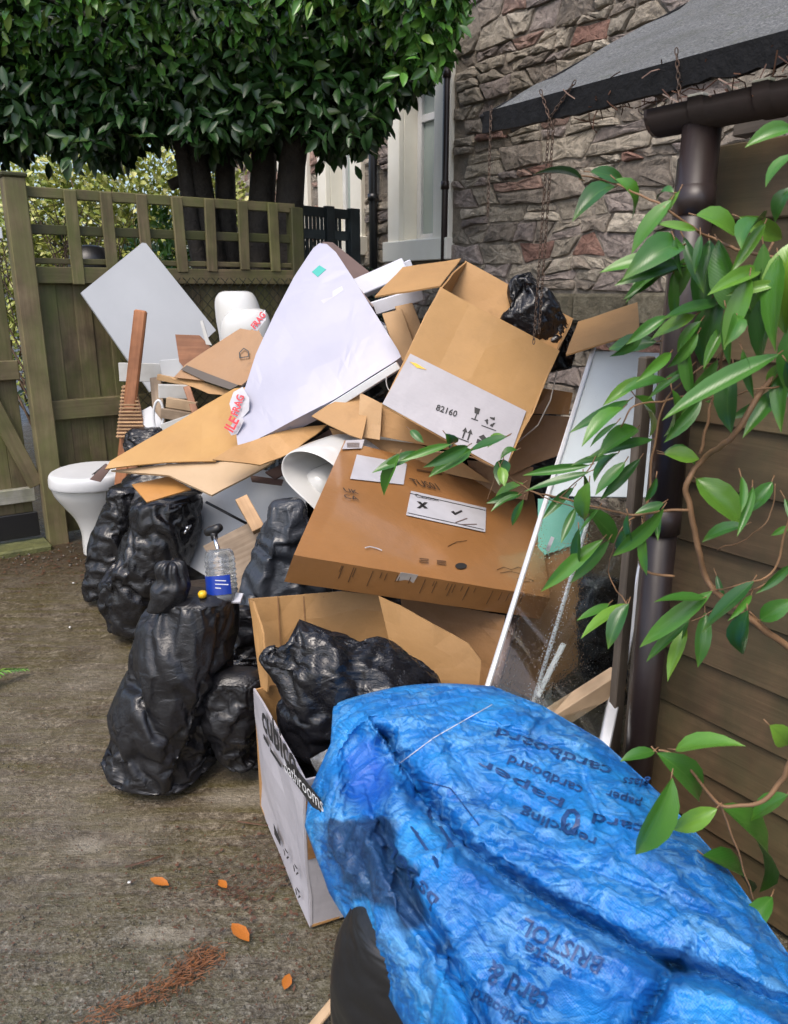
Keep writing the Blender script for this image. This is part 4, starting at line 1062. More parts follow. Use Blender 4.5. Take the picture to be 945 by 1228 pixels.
o = sheet('wooden_offcut', [(210, 401), (239, 402), (252, 416), (240, 440), (224, 445), (215, 434)], (230, 420, 4.12), (-.2, -1, .35), .014, M_['redwood'], None, .001, 1); tag(o, 'red brown broken board corner standing behind the striped cardboard', 'offcut')
o = sheet('wood_splinter', [(240, 385), (243, 384), (250, 407), (254, 414), (247, 413)], (247, 405, 4.05), (-.2, -1, .2), .006, M_['white_paint'], None, 0, 0); tag(o, 'pale splintered sliver beside the red brown offcut', 'splinter')

# ---- black filler bags added as support and gap darkness, plus one liner
def dark(rows, Y, label, mat='bin_black', **k): k.pop('nr', 0); k.pop('na', 0); return bag('bin_bag', rows, Y, label, 'bin bag', M_[mat], **k)
dark([(552, 190, 260), (575, 150, 300), (610, 140, 330), (650, 150, 330), (690, 160, 330), (720, 170, 320)], 3.75, 'large black filler bag added under the tan hardboard to darken gaps', nr=40, na=50, deep=.6)
dark([(440, 330, 400), (470, 290, 430), (520, 270, 470), (600, 280, 480), (680, 300, 480), (740, 320, 470)], 3.5, 'black filler bag added behind the white wrapped slab to darken gaps', nr=40, na=50, deep=.45)
dark([(400, 440, 530), (440, 420, 600), (500, 420, 660), (580, 430, 660), (650, 450, 660), (700, 450, 640)], 3.55, 'black filler bag added behind the open printed carton to darken gaps', nr=40, na=50, deep=.4)
dark([(514, 158, 190), (520, 150, 205), (532, 146, 230), (548, 150, 240)], 3.95, 'crumpled black liner in the gap behind the tan hardboard', nr=24, na=40, deep=.5)
dark([(640, 420, 560), (690, 400, 600), (760, 400, 620), (820, 420, 600)], 2.95, 'black filler bag added beneath the flat brown parcel to darken gaps', nr=30, na=50, deep=.4)

# ---- visible bags on the left
fbag([(583, 132, 164), (592, 129, 170), (620, 124, 168), (650, 112, 166), (685, 104, 160), (712, 101, 156), (728, 110, 145), (733, 118, 135)], 3.62, 'narrow black bag farthest back, beside the white toilet', deep=.9)
fbag([(594, 178, 236), (605, 162, 240), (630, 155, 236), (655, 140, 229), (690, 124, 216), (722, 121, 206), (752, 128, 192), (770, 138, 180), (778, 148, 168)], 3.2, 'tall leaning black bag between the toilet bag and the big open bag', deep=.85)
bc = thing('bin_bag', gnd(215, 945), 'big open black bag with a plastic bottle standing in its mouth', 'bin bag')
film('sack', [(706, 204, 270), (712, 190, 282), (724, 178, 285), (765, 160, 283), (800, 148, 279), (850, 137, 273), (895, 128, 266), (922, 131, 260), (944, 150, 254), (957, 185, 247), (966, 214, 240)], 2.16, M_['bin_black2'], bc, deep=.9, nr=84, na=120)
V, Fc = bag_body([(673, 198, 213), (676, 192, 219), (684, 188, 222), (694, 190, 224), (704, 184, 226), (716, 182, 222), (730, 178, 212)], 2.10, .8, 16, 26, .9, .012, lv=1); mesh('twisted_neck', V, Fc, M_['bin_black2'], bc, True)
fbag([(801, 285, 306), (805, 262, 313), (812, 244, 316), (824, 234, 317), (845, 238, 318), (880, 252, 318), (915, 266, 316), (945, 285, 309), (957, 294, 305)], 2.13, 'small slumped black bag between the big open bag and the white carton', deep=.8, mat='bin_black2')
fbag([(598, 334, 358), (606, 322, 366), (640, 312, 378), (672, 306, 386), (700, 292, 392), (730, 276, 392), (770, 272, 380), (815, 274, 360)], 2.75, 'blue black bag standing under the left end of the flat brown parcel', mat='bin_grey', deep=.6)
fbag([(730, 279, 302), (742, 274, 312), (770, 272, 318), (800, 275, 320), (850, 280, 322)], 2.5, 'black bag tucked between the big open bag and the cardboard flap', deep=.6)
fbag([(512, 652, 668), (525, 644, 676), (555, 636, 684), (580, 634, 690), (610, 640, 690)], 3.3, 'blue grey bag behind the shower screen edge', mat='bin_grey', deep=.5)
fbag([(694, 696, 744), (704, 690, 750), (740, 692, 752), (780, 696, 754), (820, 702, 754), (870, 708, 752)], 2.55, 'dark bag standing behind the shower glass beside the shed corner', mat='bin_grey', deep=.5)

# ---- white panel and timber board behind the bottle
o = sheet('melamine_sheet', [(203, 664), (246, 585), (300, 560), (372, 575), (360, 640), (318, 740), (262, 700)], (270, 650, 3.2), (-.35, -1, .45), .018, M_['white_board'], None, .002, 2); tag(o, 'white cabinet panel lying under the beige hardboard', 'panel')
mb = MB(); mb.tube([at(228, 630, 3.10), at(224, 634, 3.07)], .008, 8); mb.tube([at(224, 634, 3.07), at(221, 640, 3.06)], .004, 6)
tag(mb.build('cam_bolt', M_['chrome'], None, True), 'small metal fitting on the white cabinet panel', 'fitting')
mb = MB(); mb.tube([at(247, 602, 3.08), at(296, 628, 3.05)], .006, 6); tag(mb.build('black_rod', M_['rigid_black'], None, True), 'thin black rod across the white cabinet panel', 'rod')
o = sheet('timber_board', [(243, 655), (300, 626), (322, 640), (318, 700), (292, 725), (268, 690)], (285, 670, 2.85), (-.3, -1, .5), .02, M_['scrapwood'], None, .001, 1); tag(o, 'grey brown veneered board leaning behind the bottle', 'board')
plank('offcut', at(290, 598, 2.9), at(311, 636, 2.8), .05, .03, RT, M_['pine'], 'short pine offcut above the veneered board', 'offcut')
# bottle, with a black handled tool behind it
bt = thing('plastic_bottle', at(268, 719, 2.14), 'clear plastic bottle with a blue label in the mouth of the big bag', 'bottle')
b0 = at(268, 720, 2.14); pr_ = [(.001, 0), (.040, .0), (.043, .006)]
for i in range(26): hh = .01 + i * .0046; pr_.append((.044 + .0022 * math.sin(i * 1.9), hh))
pr_ += [(.043, .134), (.040, .145), (.034, .152), (.030, .150), (.020, .143), (.001, .141)]
ax = (at(262, 655, 2.18) - b0)
mb = MB(); mb.lathe(b0, pr_, 28, ax); mb.build('bottle_body', M_['bottle'], bt, True)
axn = ax.normalized(); u_ = Vector((-.35, -1, 0)); u_ = (u_ - axn * u_.dot(axn)).normalized(); w_ = axn.cross(u_); V = []; Fc = []
for i in range(15):
    an = -1.15 + 2.3 * i / 14
    for r_, h_ in ((.0470, .022), (.0470, .078)): V.append(b0 + axn * h_ + (u_ * math.cos(an) + w_ * math.sin(an)) * r_)
Fc = [(2 * i, 2 * i + 2, 2 * i + 3, 2 * i + 1) for i in range(14)]; lb = mesh('label', V, Fc, M_['print_blue'], bt, True)
a_, b_ = at(252, 696, 2.218), at(274, 697, 2.218)
for i, (w, y) in enumerate(((13, 696), (16, 700.5), (7, 705))): board('text_line', at(258, y, 2.0885), at(258 + w, y + .6, 2.0885), .0025, .001, Z, M_['print_white'], lb, 0)
tl_ = thing('hand_tool', at(262, 660, 2.4), 'black T shaped handle on a chrome stem behind the bottle', 'tool')
mb = MB(); mb.tube([at(257, 643, 2.4), at(264, 668, 2.36)], .007, 10); mb.build('stem', M_['chrome'], tl_, True)
mb = MB(); mb.tube([at(247, 639, 2.42), at(252, 637, 2.415), at(258, 635.5, 2.41), at(264, 632, 2.40)], [.012, .016, .017, .013], 10); mb.tube([at(256, 636, 2.41), at(257.5, 648, 2.40)], [.014, .010], 10); mb.build('handle', M_['rigid_black'], tl_, True)
o = sheet('plastic_tray', [(233, 713), (246, 708), (292, 712), (288, 722), (250, 722)], (265, 716, 2.14), (-.05, -.35, 1), .006, M_['paper'], None, .002, 1); tag(o, 'crushed pale plastic under the bottle in the bag mouth', 'plastic scrap')
mb = MB(); mb.lathe(at(243, 716, 2.09), [(.001, 0), (.012, .001), (.013, .012), (.009, .018), (.001, .019)], 14); tag(mb.build('yellow_cap', M_['yellow'], None, True), 'small yellow cap beside the foot of the bottle', 'bottle cap')

# ---- big sheets of board
def card(name, poly, anchor, n, t, mat, label, cat='cardboard', warp=.009, cuts=4):
    o = sheet(name, poly, anchor, n, t, M_[mat], None, warp, cuts); return tag(o, label, cat)
hbN = (.15, -.62, .8)
tb = sheet('tan_hardboard', [(126, 562), (132, 553), (281, 466), (318, 462), (340, 500), (316, 541), (281, 537), (258, 553), (200, 554)], (220, 520, 3.12), hbN, .006, M_['tan_board'], None, .004, 3); tag(tb, 'large orange tan hardboard sheet pointing left above the toilet', 'hardboard')
card('beige_hardboard', [(133, 564), (200, 556.5), (255, 554), (330, 553), (322, 558), (254, 594), (203, 570)], (220, 562, 3.0), (.1, -.55, .9), .009, 'beige_board', 'beige hardboard sheet directly beneath the tan hardboard', 'hardboard', .003)
card('orange_card', [(158, 581), (202, 571), (229, 586), (176, 602)], (195, 585, 2.98), (.05, -.5, .9), .007, 'card_orange', 'small orange board piece below the beige hardboard', 'board offcut', .002)
card('brown_card', [(255, 551), (281, 535), (330, 520), (392, 508), (385, 516), (352, 541), (312, 556)], (320, 536, 2.98), (.15, -.55, .8), .006, 'card', 'brown cardboard sheet beneath the bottom corner of the white slab')
card('dark_card_edge', [(108, 575), (128, 556), (135, 560), (120, 578)], (120, 567, 3.1), (-.4, -1, .2), .004, 'mould', 'dark bent corner of card over the toilet lid')
cs = sheet('striped_card', [(208, 452), (222, 437), (288, 394), (300, 396), (308, 392), (318, 410), (304, 450), (290, 462)], (260, 430, 3.85), (-.1, -.8, .62), .006, M_['card_old'], None, .005, 3); tag(cs, 'stained brown cardboard sheet with a dark band near its edge', 'cardboard')
nn = Vector((-.1, -.8, .62)).normalized()
for nm, pl, mt in (('dark_band', [(217, 443), (224, 438), (252, 449), (286, 462), (276, 467), (246, 457)], 'dark_edge'),):
    p0 = at(260, 430, 3.85) + nn * .009; sheet3(nm, [hit(x, y, p0, nn) for x, y in pl], nn, .004, M_[mt], cs, .001, 1)
p0 = at(260, 430, 3.85) + nn * .0085
text_on('\u2302', hit(287, 430, p0, nn), hit(299, 428, p0, nn), Z, nn, M_['print_black'], cs, 1)
card('brown_card', [(206, 455), (217, 447), (250, 461), (276, 469), (272, 474), (250, 472)], (240, 462, 3.80), (-.1, -.8, .62), .005, 'card', 'lower brown cardboard layer under the dark banded sheet')
for k, (pl, an, lb_) in enumerate((
        ([(345, 545), (395, 515), (400, 519), (352, 552)], (372, 532, 3.12), 'dark wet card edge above the hollow ceramic pedestal'),
        ([(318, 566), (348, 552), (356, 560), (330, 574)], (337, 563, 3.15), 'dark wet card layer left of the hollow ceramic pedestal'),
        ([(300, 570), (340, 575), (338, 581), (302, 577)], (320, 575, 3.12), 'lowest dark card layer left of the hollow ceramic pedestal'))):
    card('wet_card', pl, an, (.1, -.6, .8), .008, 'mould', lb_, warp=.003, cuts=2)

# ---- white plastic wrapped slab
ws = thing('wrapped_slab', at(300, 538, 3.0), 'large white plastic wrapped slab with a teal sticker leaning on the heap', 'wrapped slab')
Bp, Rp, Tp = at(285, 536, 3.02), at(481, 427, 3.12), at(384, 291, 3.55)
wn_ = (Rp - Bp).cross(Tp - Bp).normalized(); wn_ = wn_ if wn_.y < 0 else -wn_
outl = [(285, 534), (283, 520), (292, 470), (307, 425), (330, 374), (352, 334), (376, 298), (383, 292), (392, 293), (403, 303), (425, 336), (450, 376), (478, 421), (481, 428), (470, 436), (400, 479), (330, 516), (295, 533)]
P = [hit(x, y, Bp, wn_) for x, y in outl]
th = .075
def slab_mesh(P, n, t):
    bm = bmesh.new(); f = bm.faces.new([bm.verts.new(p) for p in P]); bmesh.ops.triangulate(bm, faces=[f]); bmesh.ops.subdivide_edges(bm, edges=list(bm.edges), cuts=5, use_grid_fill=True)
    bmesh.ops.triangulate(bm, faces=list(bm.faces))
    front = list(bm.verts); r = bmesh.ops.extrude_face_region(bm, geom=list(bm.faces)); back = [g for g in r['geom'] if isinstance(g, bmesh.types.BMVert)]
    for v in back: v.co -= n * t
    for v in bm.verts:
        v.co += n * (.007 * noise.noise(v.co * 4) + .0008 * ridged(v.co * 13, 3))
    bmesh.ops.recalc_face_normals(bm, faces=list(bm.faces)); return bm
bm = slab_mesh(P, wn_, th); me = bpy.data.meshes.new('plastic_wrap'); bm.to_mesh(me); bm.free(); finish(me, M_['white_wrap'])
off = WM[ws.name].translation
for v in me.vertices: v.co -= off
local('plastic_wrap', me, Matrix.Translation(off), ws)
# brown board showing along its upper right edge
p1, p2 = hit(386, 292, Bp, wn_), hit(440, 358, Bp, wn_)
ed = (p2 - p1).normalized(); outw = ed.cross(wn_); outw = outw if outw.x > 0 else -outw
q = [hit(388, 291, Bp - wn_ * .02, wn_) + outw * .004, hit(447, 368, Bp - wn_ * .02, wn_) + outw * .004]
q += [q[1] - wn_ * .20 , q[0] - wn_ * .16]
sheet3('edge_board', q, outw, .006, M_['mould'], ws, .002, 2)
sheet('backing_board', [(386, 290), (399, 291), (443, 326), (438, 352), (404, 312)], (415, 318, 3.68), (.25, -1, .45), .012, M_['mould'], ws, .002, 2)
def on_slab(x, y, l=.004): return hit(x, y, Bp + wn_ * l, wn_)
sheet3('sticker', [on_slab(*q_, .006) for q_ in ((374, 326), (383, 318), (391, 323), (381, 332))], wn_, .002, M_['teal'], ws, 0, 0)
sheet3('print_patch', [on_slab(*q_, .0035) for q_ in ((383, 358), (410, 343), (412, 348), (388, 364))], wn_, .001, plain('grey smudge', (.5, .5, .55)), ws, 0, 0)
dn = (Bp - Rp).normalized().cross(wn_); dn = dn if dn.z < 0 else -dn
e0 = hit(296, 533, Bp, wn_); e1_ = hit(476, 432, Bp, wn_)
for t0, t1, w in ((.52, .60, .02), (.42, .44, .012), (.25, .27, .016), (.70, .74, .012)):
    a_ = e0.lerp(e1_, t0) - wn_ * .035 + dn * .012; b_ = e0.lerp(e1_, t1) - wn_ * .035 + dn * .012; board('printed_mark', a_, b_, w, .002, wn_, M_['print_black'] if t0 > .5 and t0 < .6 else plain('grey print', (.3, .3, .33)), ws, 0)
# fragile tape
def tape(poly, anchor, nrm, words_, label):
    t_ = thing('fragile_tape', at(*anchor), label, 'tape'); n = Vector(nrm).normalized(); p0 = at(*anchor)
    sheet3('strip', [hit(x, y, p0, n) for x, y in poly], n, .001, M_['paper'], t_, .008, 2)
    for w_, a_, b_ in words_:
        text_on(w_, hit(*a_, p0 + n * .012, n), hit(*b_, p0 + n * .012, n), (hit(a_[0], a_[1] - 6, p0, n) - hit(*a_, p0, n)), n, M_['print_red'], t_, 1.35, .001, bold=.03)
tape([(280, 470), (291, 464), (300, 478), (299, 492), (288, 504), (279, 498), (275, 484)], (288, 484, hit(292, 484, Bp, wn_).y - .015), (-.35, -1, .4), [('FRAG', (285, 499), (293, 475))], 'crumpled red and white fragile tape over the left edge of the slab')
tape([(273, 516), (280, 503), (289, 499), (292, 504), (284, 520), (277, 522)], (282, 512, hit(286, 512, Bp, wn_).y - .015), (-.35, -1, .4), [('ILE', (279, 519), (287, 504))], 'lower curled end of fragile tape beside the bottom corner of the slab')
tape([(303, 388), (314, 380), (319, 372), (320, 384), (309, 397), (304, 396)], (312, 386, hit(322, 378, Bp, wn_).y - .012), (-.35, -1, .4), [('FRAG', (306, 395), (319, 378))], 'small upper scrap of fragile tape near the ceramic pedestal')

# ---- packing foam and card beside the slab
def foam(p, q, w, t, label, wd=Z): plank('foam_strip', p, q, w, t, wd, M_['poly'], label, 'packing foam', None, .004, .002)
foam(at(418, 352, 3.55), at(487, 322, 3.6), .085, .05, 'broad white packing foam strip uppermost beside the slab', Vector((0, .5, 1)))
foam(at(445, 371, 3.4), at(507, 352, 3.4), .055, .05, 'lower white packing foam strip pointing under the open carton')
foam(at(470, 328, 3.62), at(494, 318, 3.62), .05, .04, 'short white foam end beside the open carton flap')
foam(at(440, 385, 3.5), at(468, 398, 3.4), .04, .04, 'small crumpled white foam behind the right corner of the slab')
for a, b, w, lb_ in (((470, 374, 3.3), (490, 432, 3.15), .085, 'folded brown card strip left of two between the slab and the carton'), ((484, 366, 3.35), (508, 428, 3.18), .075, 'folded brown card strip right of two between the slab and the carton')):
    plank('card_strip', at(*a), at(*b), w, .012, RT, M_['card_pale'], lb_, 'cardboard')
mb = MB(); mb.tube([at(470 + 7 * math.cos(a) , 455 + 15 * math.sin(a), 3.0) for a in [1.6 + i * .35 for i in range(12)]], .002, 5); tag(mb.build('white_cable', M_['upvc'], None, True), 'thin white looped cable by the right corner of the slab', 'cable')
plank('dark_profile', at(392, 492, 3.05), at(478, 438, 3.0), .03, .02, Z, M_['alu'], 'thin metal profile along the lower edge of the slab', 'profile')

# ---- open printed carton
ct = thing('open_carton', at(540, 540, 2.8), 'open carton, brown above and lilac white printed below, tilted on the pile', 'carton')
TL, BL, TR = at(528, 344, 3.0), at(458, 486, 2.80), at(671, 421, 2.90); BR = TR + BL - TL
cn = (TR - TL).cross(BL - TL).normalized(); cn = cn if cn.y < 0 else -cn
dpt = -cn; dl = .42
BKL = at(553, 311, 3.36) ; BKR = at(692, 384, 3.26)
dv = ((BKL - TL) + (BKR - TR)) / 2
TBL, TBR, BBL, BBR = TL + dv, TR + dv, BL + dv, BR + dv
def panel(name, P, out, mat, t=.006, warp=.007, par=ct, cuts=3): return sheet3(name, P, out, t, mat, par, warp, cuts)
fpn = panel('front_panel', [TL, TR, BR, BL], cn, M_['card_ochre'])
panel('back_panel', [TBL, TBR, BBR, BBL], cn, M_['card'])
sL = (TL - TR).normalized()
def outn(P, ref):
    n = (P[1] - P[0]).cross(P[2] - P[0]).normalized(); return n if n.dot(ref) > 0 else -n
panel('side_panel', [TL, TBL, BBL, BL], outn([TL, TBL, BBL], sL), M_['card'])
panel('side_panel', [TR, TBR, BBR, BR], outn([TR, TBR, BBR], -sL), M_['card'])
panel('bottom_panel', [BL, BR, BBR, BBL], outn([BL, BR, BBR], BL - TL), M_['card'])
tw_ = (hit(491, 425, TL, cn), hit(631, 494, TL, cn))
def on_c(x, y, l=.003): return hit(x, y, TL + cn * (l + .004), cn)
wb = panel('printed_band', [on_c(492, 424), on_c(631, 493), BR + cn * .007 + (TL - BL).normalized() * .004, BL + cn * .007 + (TL - BL).normalized() * .004], cn, M_['white_card'], .002, 0, fpn, 0)
ctx = lambda b, x0, y0, x1, y1, hs=1.0, m='print_black', par=fpn: text_on(b, on_c(x0, y0, .0045), on_c(x1, y1, .0045), TL - BL, cn, M_[m], par, hs, bold=.015)
ctx('82160', 522, 491.5, 547, 500)
# handling symbols: fragile glass, recycling loop, this way up, keep dry
def cpoly(pts, par=fpn): sheet3('symbol', [on_c(x, y, .0046) for x, y in pts], cn, .0006, M_['print_black'], par, 0, 0)
cpoly([(569, 488), (576, 490.5), (574, 497), (569, 495)]); cpoly([(571.2, 496), (572.6, 496.4), (570.2, 502.5), (568.8, 502)]); cpoly([(565.5, 501), (573.5, 503.8), (573, 505), (565, 502.2)])
for k in range(3):
    a = k * 2.094 + .3; c0 = (588.5, 505.5)
    f = lambda r, an: (c0[0] + r * math.cos(an), c0[1] + r * math.sin(an) * .95)
    cpoly([f(6, a), f(6.5, a + .9), f(4.0, a + 1.0), f(3.4, a + .2)]); cpoly([f(8, a + .9), f(5.2, a + 1.5), f(2.6, a + .9)])
cpoly([(577.5, 509.5), (595, 516), (594.7, 517), (577.2, 510.5)])
for dx in (0, 6.2):
    cpoly([(556.3 + dx, 517.5 + dx * .36), (558.2 + dx, 518.2 + dx * .36), (555.6 + dx, 526 + dx * .36), (553.8 + dx, 525.3 + dx * .36)]); cpoly([(558.6 + dx, 512.3 + dx * .36), (560.6 + dx, 519 + dx * .36), (554.4 + dx, 516.8 + dx * .36)])
cpoly([(549, 524.5), (562.5, 529.6), (562.2, 530.8), (548.7, 525.7)])
cpoly([(574, 523.5), (580, 521), (585, 527.5), (578.5, 528.6)]); cpoly([(572.5, 526), (580, 529), (578, 533), (571, 531)])
sheet3('paint_smear', [on_c(x, y, .005) for x, y in ((491, 433.5), (499, 435.5), (512, 443.5), (500, 441))], cn, .0006, M_['yellow'], fpn, 0, 0)
# flaps
def flap(pl, ys, nm='flap', mat='card'):
    P = [at(x, y, Y) for (x, y), Y in zip(pl, ys)]; n = (P[1] - P[0]).cross(P[2] - P[0]).normalized(); n = n if n.z > 0 else -n; c = sum(P, Vector()) / len(P)
    P = [p - n * (p - c).dot(n) for p in P]; panel(nm, P, n, M_[mat], .006, .004)
yTL, yTB = TL.y, TBL.y
flap([(528, 343), (553, 310), (483, 322), (449, 354)], [yTL, yTB, yTB - .02, yTL - .02])
flap([(678, 424), (693, 384), (764, 361), (768, 402)], [TR.y + .02, TBR.y, TBR.y - .05, TR.y - .03], mat='card')
fbag([(332, 618, 646), (340, 608, 656), (360, 600, 668), (385, 598, 682), (405, 606, 690), (418, 622, 690), (440, 640, 680)], (TL.y + TBL.y) / 2 + .08, 'black bag stuffed into the mouth of the open carton', deep=.45, floor=False, goal=.09, grav=.03, press=.5, grow=.12, neck=.12, pin=.0, bend=.015)
mb = MB(); mb.tube([at(668, 445, 2.95), at(660, 480, 2.9), at(645, 510, 2.88), at(615, 535, 2.86)], .003, 6); tag(mb.build('plastic_strap', M_['tape'], None, True), 'clear strap trailing from the right corner of the open carton', 'strap')

# ---- cardboard layers between the carton and the flat parcel
for nm, pl, an, n, mt, lb_ in (
    ('card_flap', [(374, 500), (393, 488), (431, 470), (440, 500), (434, 527), (420, 522)], (405, 505, 2.98), (-.1, -.7, .7), 'card', 'brown card flap left of the folded pale strip'),
    ('card_flap', [(432, 471), (458, 484), (455, 527), (429, 523)], (443, 500, 2.98), (-.2, -.9, .4), 'card_pale', 'narrow upright pale card fold below the slab corner'),
    ('card_flap', [(457, 483), (530, 515), (560, 532), (540, 540), (456, 523)], (500, 515, 3.0), (.05, -.95, .35), 'card', 'brown card flap right of the folded pale strip under the carton'),
    ('card_flap', [(395, 513), (430, 524), (500, 532), (545, 548), (590, 580), (500, 560), (410, 545)], (480, 540, 3.02), (.05, -.95, .3), 'card', 'long brown card layer lying directly behind the flat parcel'),
    ('card_flap', [(640, 480), (650, 466), (687, 471), (682, 497), (640, 496)], (662, 482, 3.15), (-.1, -1, .4), 'card_orange', 'small orange card edge right of the open carton'),
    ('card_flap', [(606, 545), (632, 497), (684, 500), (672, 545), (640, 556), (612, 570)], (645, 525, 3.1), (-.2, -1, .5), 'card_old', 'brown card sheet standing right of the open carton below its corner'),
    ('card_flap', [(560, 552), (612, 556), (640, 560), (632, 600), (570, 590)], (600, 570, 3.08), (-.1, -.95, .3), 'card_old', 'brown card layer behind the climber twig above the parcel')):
    card(nm, pl, an, n, .006, mt, lb_, warp=.008)

# ---- hollow ceramic semi pedestal
hp_ = thing('hollow_pedestal', at(370, 600, 2.85), 'white hollow ceramic semi pedestal lying on its side open end forward', 'basin pedestal')
rimp = [(409, 646), (395, 632), (377, 612), (355, 592), (340, 578), (334, 562), (338, 547), (350, 540), (366, 540), (384, 546), (398, 556), (414, 570), (432, 588)]
rc = at(375, 585, 2.82); nrm = Vector((-.25, -1, .1)).normalized()
outer = [hit(x, y, rc, nrm) for x, y in rimp]; cen = sum(outer, Vector()) / len(outer)
back = Vector((.30, .42, .07))
V = []; Fc = []; n = len(outer)
def ins(p, k): return cen + (p - cen) * k
L_ = [[p for p in outer], [ins(p, 1.05) + back * .15 for p in outer], [ins(p, .95) + back * .6 for p in outer], [ins(p, .75) + back * 1.0 for p in outer]]
inn = [[ins(p, .93) - nrm * -.004 for p in outer], [ins(p, .90) + back * .2 for p in outer], [ins(p, .78) + back * .6 for p in outer], [ins(p, .55) + back * .95 for p in outer]]
for ring in L_ + inn: V += ring
for l in range(3):
    for j in range(n - 1):
        Fc.append((l * n + j, l * n + j + 1, (l + 1) * n + j + 1, (l + 1) * n + j)); b0_ = 4 * n; Fc.append((b0_ + l * n + j, b0_ + (l + 1) * n + j, b0_ + (l + 1) * n + j + 1, b0_ + l * n + j + 1))
for j in range(n - 1): Fc.append((j, 4 * n + j, 4 * n + j + 1, j + 1)); Fc.append((3 * n + j, 3 * n + j + 1, 7 * n + j + 1, 7 * n + j))
for l in range(3):
    for j in (0, n - 1): Fc.append((l * n + j, (l + 1) * n + j, 4 * n + (l + 1) * n + j, 4 * n + l * n + j))
sh = mesh('shell', V, Fc, M_['ceramic'], hp_, True)
md = sh.modifiers.new('smooth', 'SUBSURF'); md.levels = md.render_levels = 2
mb = MB(); mb.lathe(at(378, 585, 2.93) , [(.001, -.03), (.035, -.028), (.06, -.012), (.07, .02), (.07, .10), (.05, .2)], 24, back); mb.build('outlet', M_['ceramic'], hp_, True)

# ---- flat brown parcel
TLp, BLp, BRp, TRp = para([(414, 527), (353, 664), (661, 716), (640, 588)], 2.84)
pn = (BRp - BLp).cross(TLp - BLp).normalized(); pn = pn if pn.z > 0 else -pn
pl_ = thing('flat_parcel', (BLp + BRp + TLp + TRp) / 4 - Z * .1, 'flat glossy brown parcel with white caution label across the middle of the pile', 'parcel')
PT = .088; down = (-pn * .75 - Z * .25).normalized()
ux = (BRp - BLp); uy = (TLp - BLp)
def par_pt(u, v, l=0.0): return BLp + ux * u + uy * v + pn * l
bm = bmesh.new()
nu, nv_ = 22, 16
grid = [[bm.verts.new(par_pt(i / nu, j / nv_) + pn * (.003 * noise.noise(Vector((i * .3, j * .3, 1))) - .004 * (1 if (i in (0, nu) or j in (0, nv_)) else 0))) for i in range(nu + 1)] for j in range(nv_ + 1)]
for j in range(nv_):
    for i in range(nu): bm.faces.new((grid[j][i], grid[j][i + 1], grid[j + 1][i + 1], grid[j + 1][i]))
r = bmesh.ops.extrude_face_region(bm, geom=list(bm.faces))
ts = set(v for row in grid for v in row)
for v in bm.verts:
    pass
low = [g for g in r['geom'] if isinstance(g, bmesh.types.BMVert)]
for v in low: v.co += down * PT
bmesh.ops.recalc_face_normals(bm, faces=list(bm.faces))
me = bpy.data.meshes.new('carton'); bm.to_mesh(me); bm.free(); finish(me, M_['card_wrap'], True)
ux_, uy_ = ux.normalized(), (uy - ux.normalized() * uy.dot(ux.normalized())).normalized()
MP = Matrix(((ux_.x, uy_.x, pn.x, BLp.x), (ux_.y, uy_.y, pn.y, BLp.y), (ux_.z, uy_.z, pn.z, BLp.z), (0, 0, 0, 1)))
me.transform(MP.inverted()); 
try: me.set_sharp_from_angle(angle=R(40))
except Exception: pass
pbx = local('carton', me, MP, pl_)
def on_p(x, y, l=.0035): return hit(x, y, BLp + pn * l, pn)
def lab(name, pts, mat, l=.0045, par=pl_): return sheet3(name, [on_p(x, y, l) for x, y in pts], pn, .0008, M_[mat], par, 0, 0)
lab('label', [(415, 528), (437, 527), (434, 537.5), (410, 538.5)], 'paper')
for i in range(5): lab('print_line', [(416 + i * .3, 531 + i * 1.2), (431, 531 + i * 1.2), (431, 531.5 + i * 1.2), (416, 531.5 + i * 1.2)], 'print_faint', .0055)
lab('label', [(428, 545), (488, 556), (484, 581), (420, 574)], 'paper')
wl = lab('label', [(493, 588.5), (583, 609), (582, 638), (487, 617.5)], 'paper')
for q_ in ([(491.5, 591), (582, 611.5), (582, 612.2), (491.5, 591.7)], [(489, 614.5), (580, 634.5), (580, 635.2), (489, 615.2)]): lab('border_line', q_, 'print_black', .0056, wl)
pt_ = lambda b, x0, y0, x1, y1, hs=1.0, m='print_black', par=pl_, l=.0058: text_on(b, on_p(x0, y0, l), on_p(x1, y1, l), TLp - BLp, pn, M_[m], par, hs, bold=.006)
pt_('Caution', 499, 596, 526, 601.5, .9, 'print_black', wl)
for q_ in ([(500, 601), (504, 601.5), (513, 609.5), (509, 609.5)], [(509, 602), (513, 602.5), (504, 609.5), (500, 609)]): lab('cross_mark', q_, 'print_black', .0062, wl)
lab('check_mark', [(541, 613.5), (544, 612.5), (546, 615), (553, 611.5), (555, 613), (546, 617.5)], 'print_black', .0062, wl)
for q_ in ([(546, 626), (560, 621), (561, 621.8), (547, 626.8)], [(553, 628.5), (572, 628), (572, 628.9), (553, 629.4)]): lab('drawn_line', q_, 'mould', .006, wl)
pt_('TUS01', 496, 581.5, 528, 588, 1.25, 'print_black')
pt_('UK', 414, 590, 431, 593, .8); pt_('CA', 414, 597.5, 431, 600.5, .8)

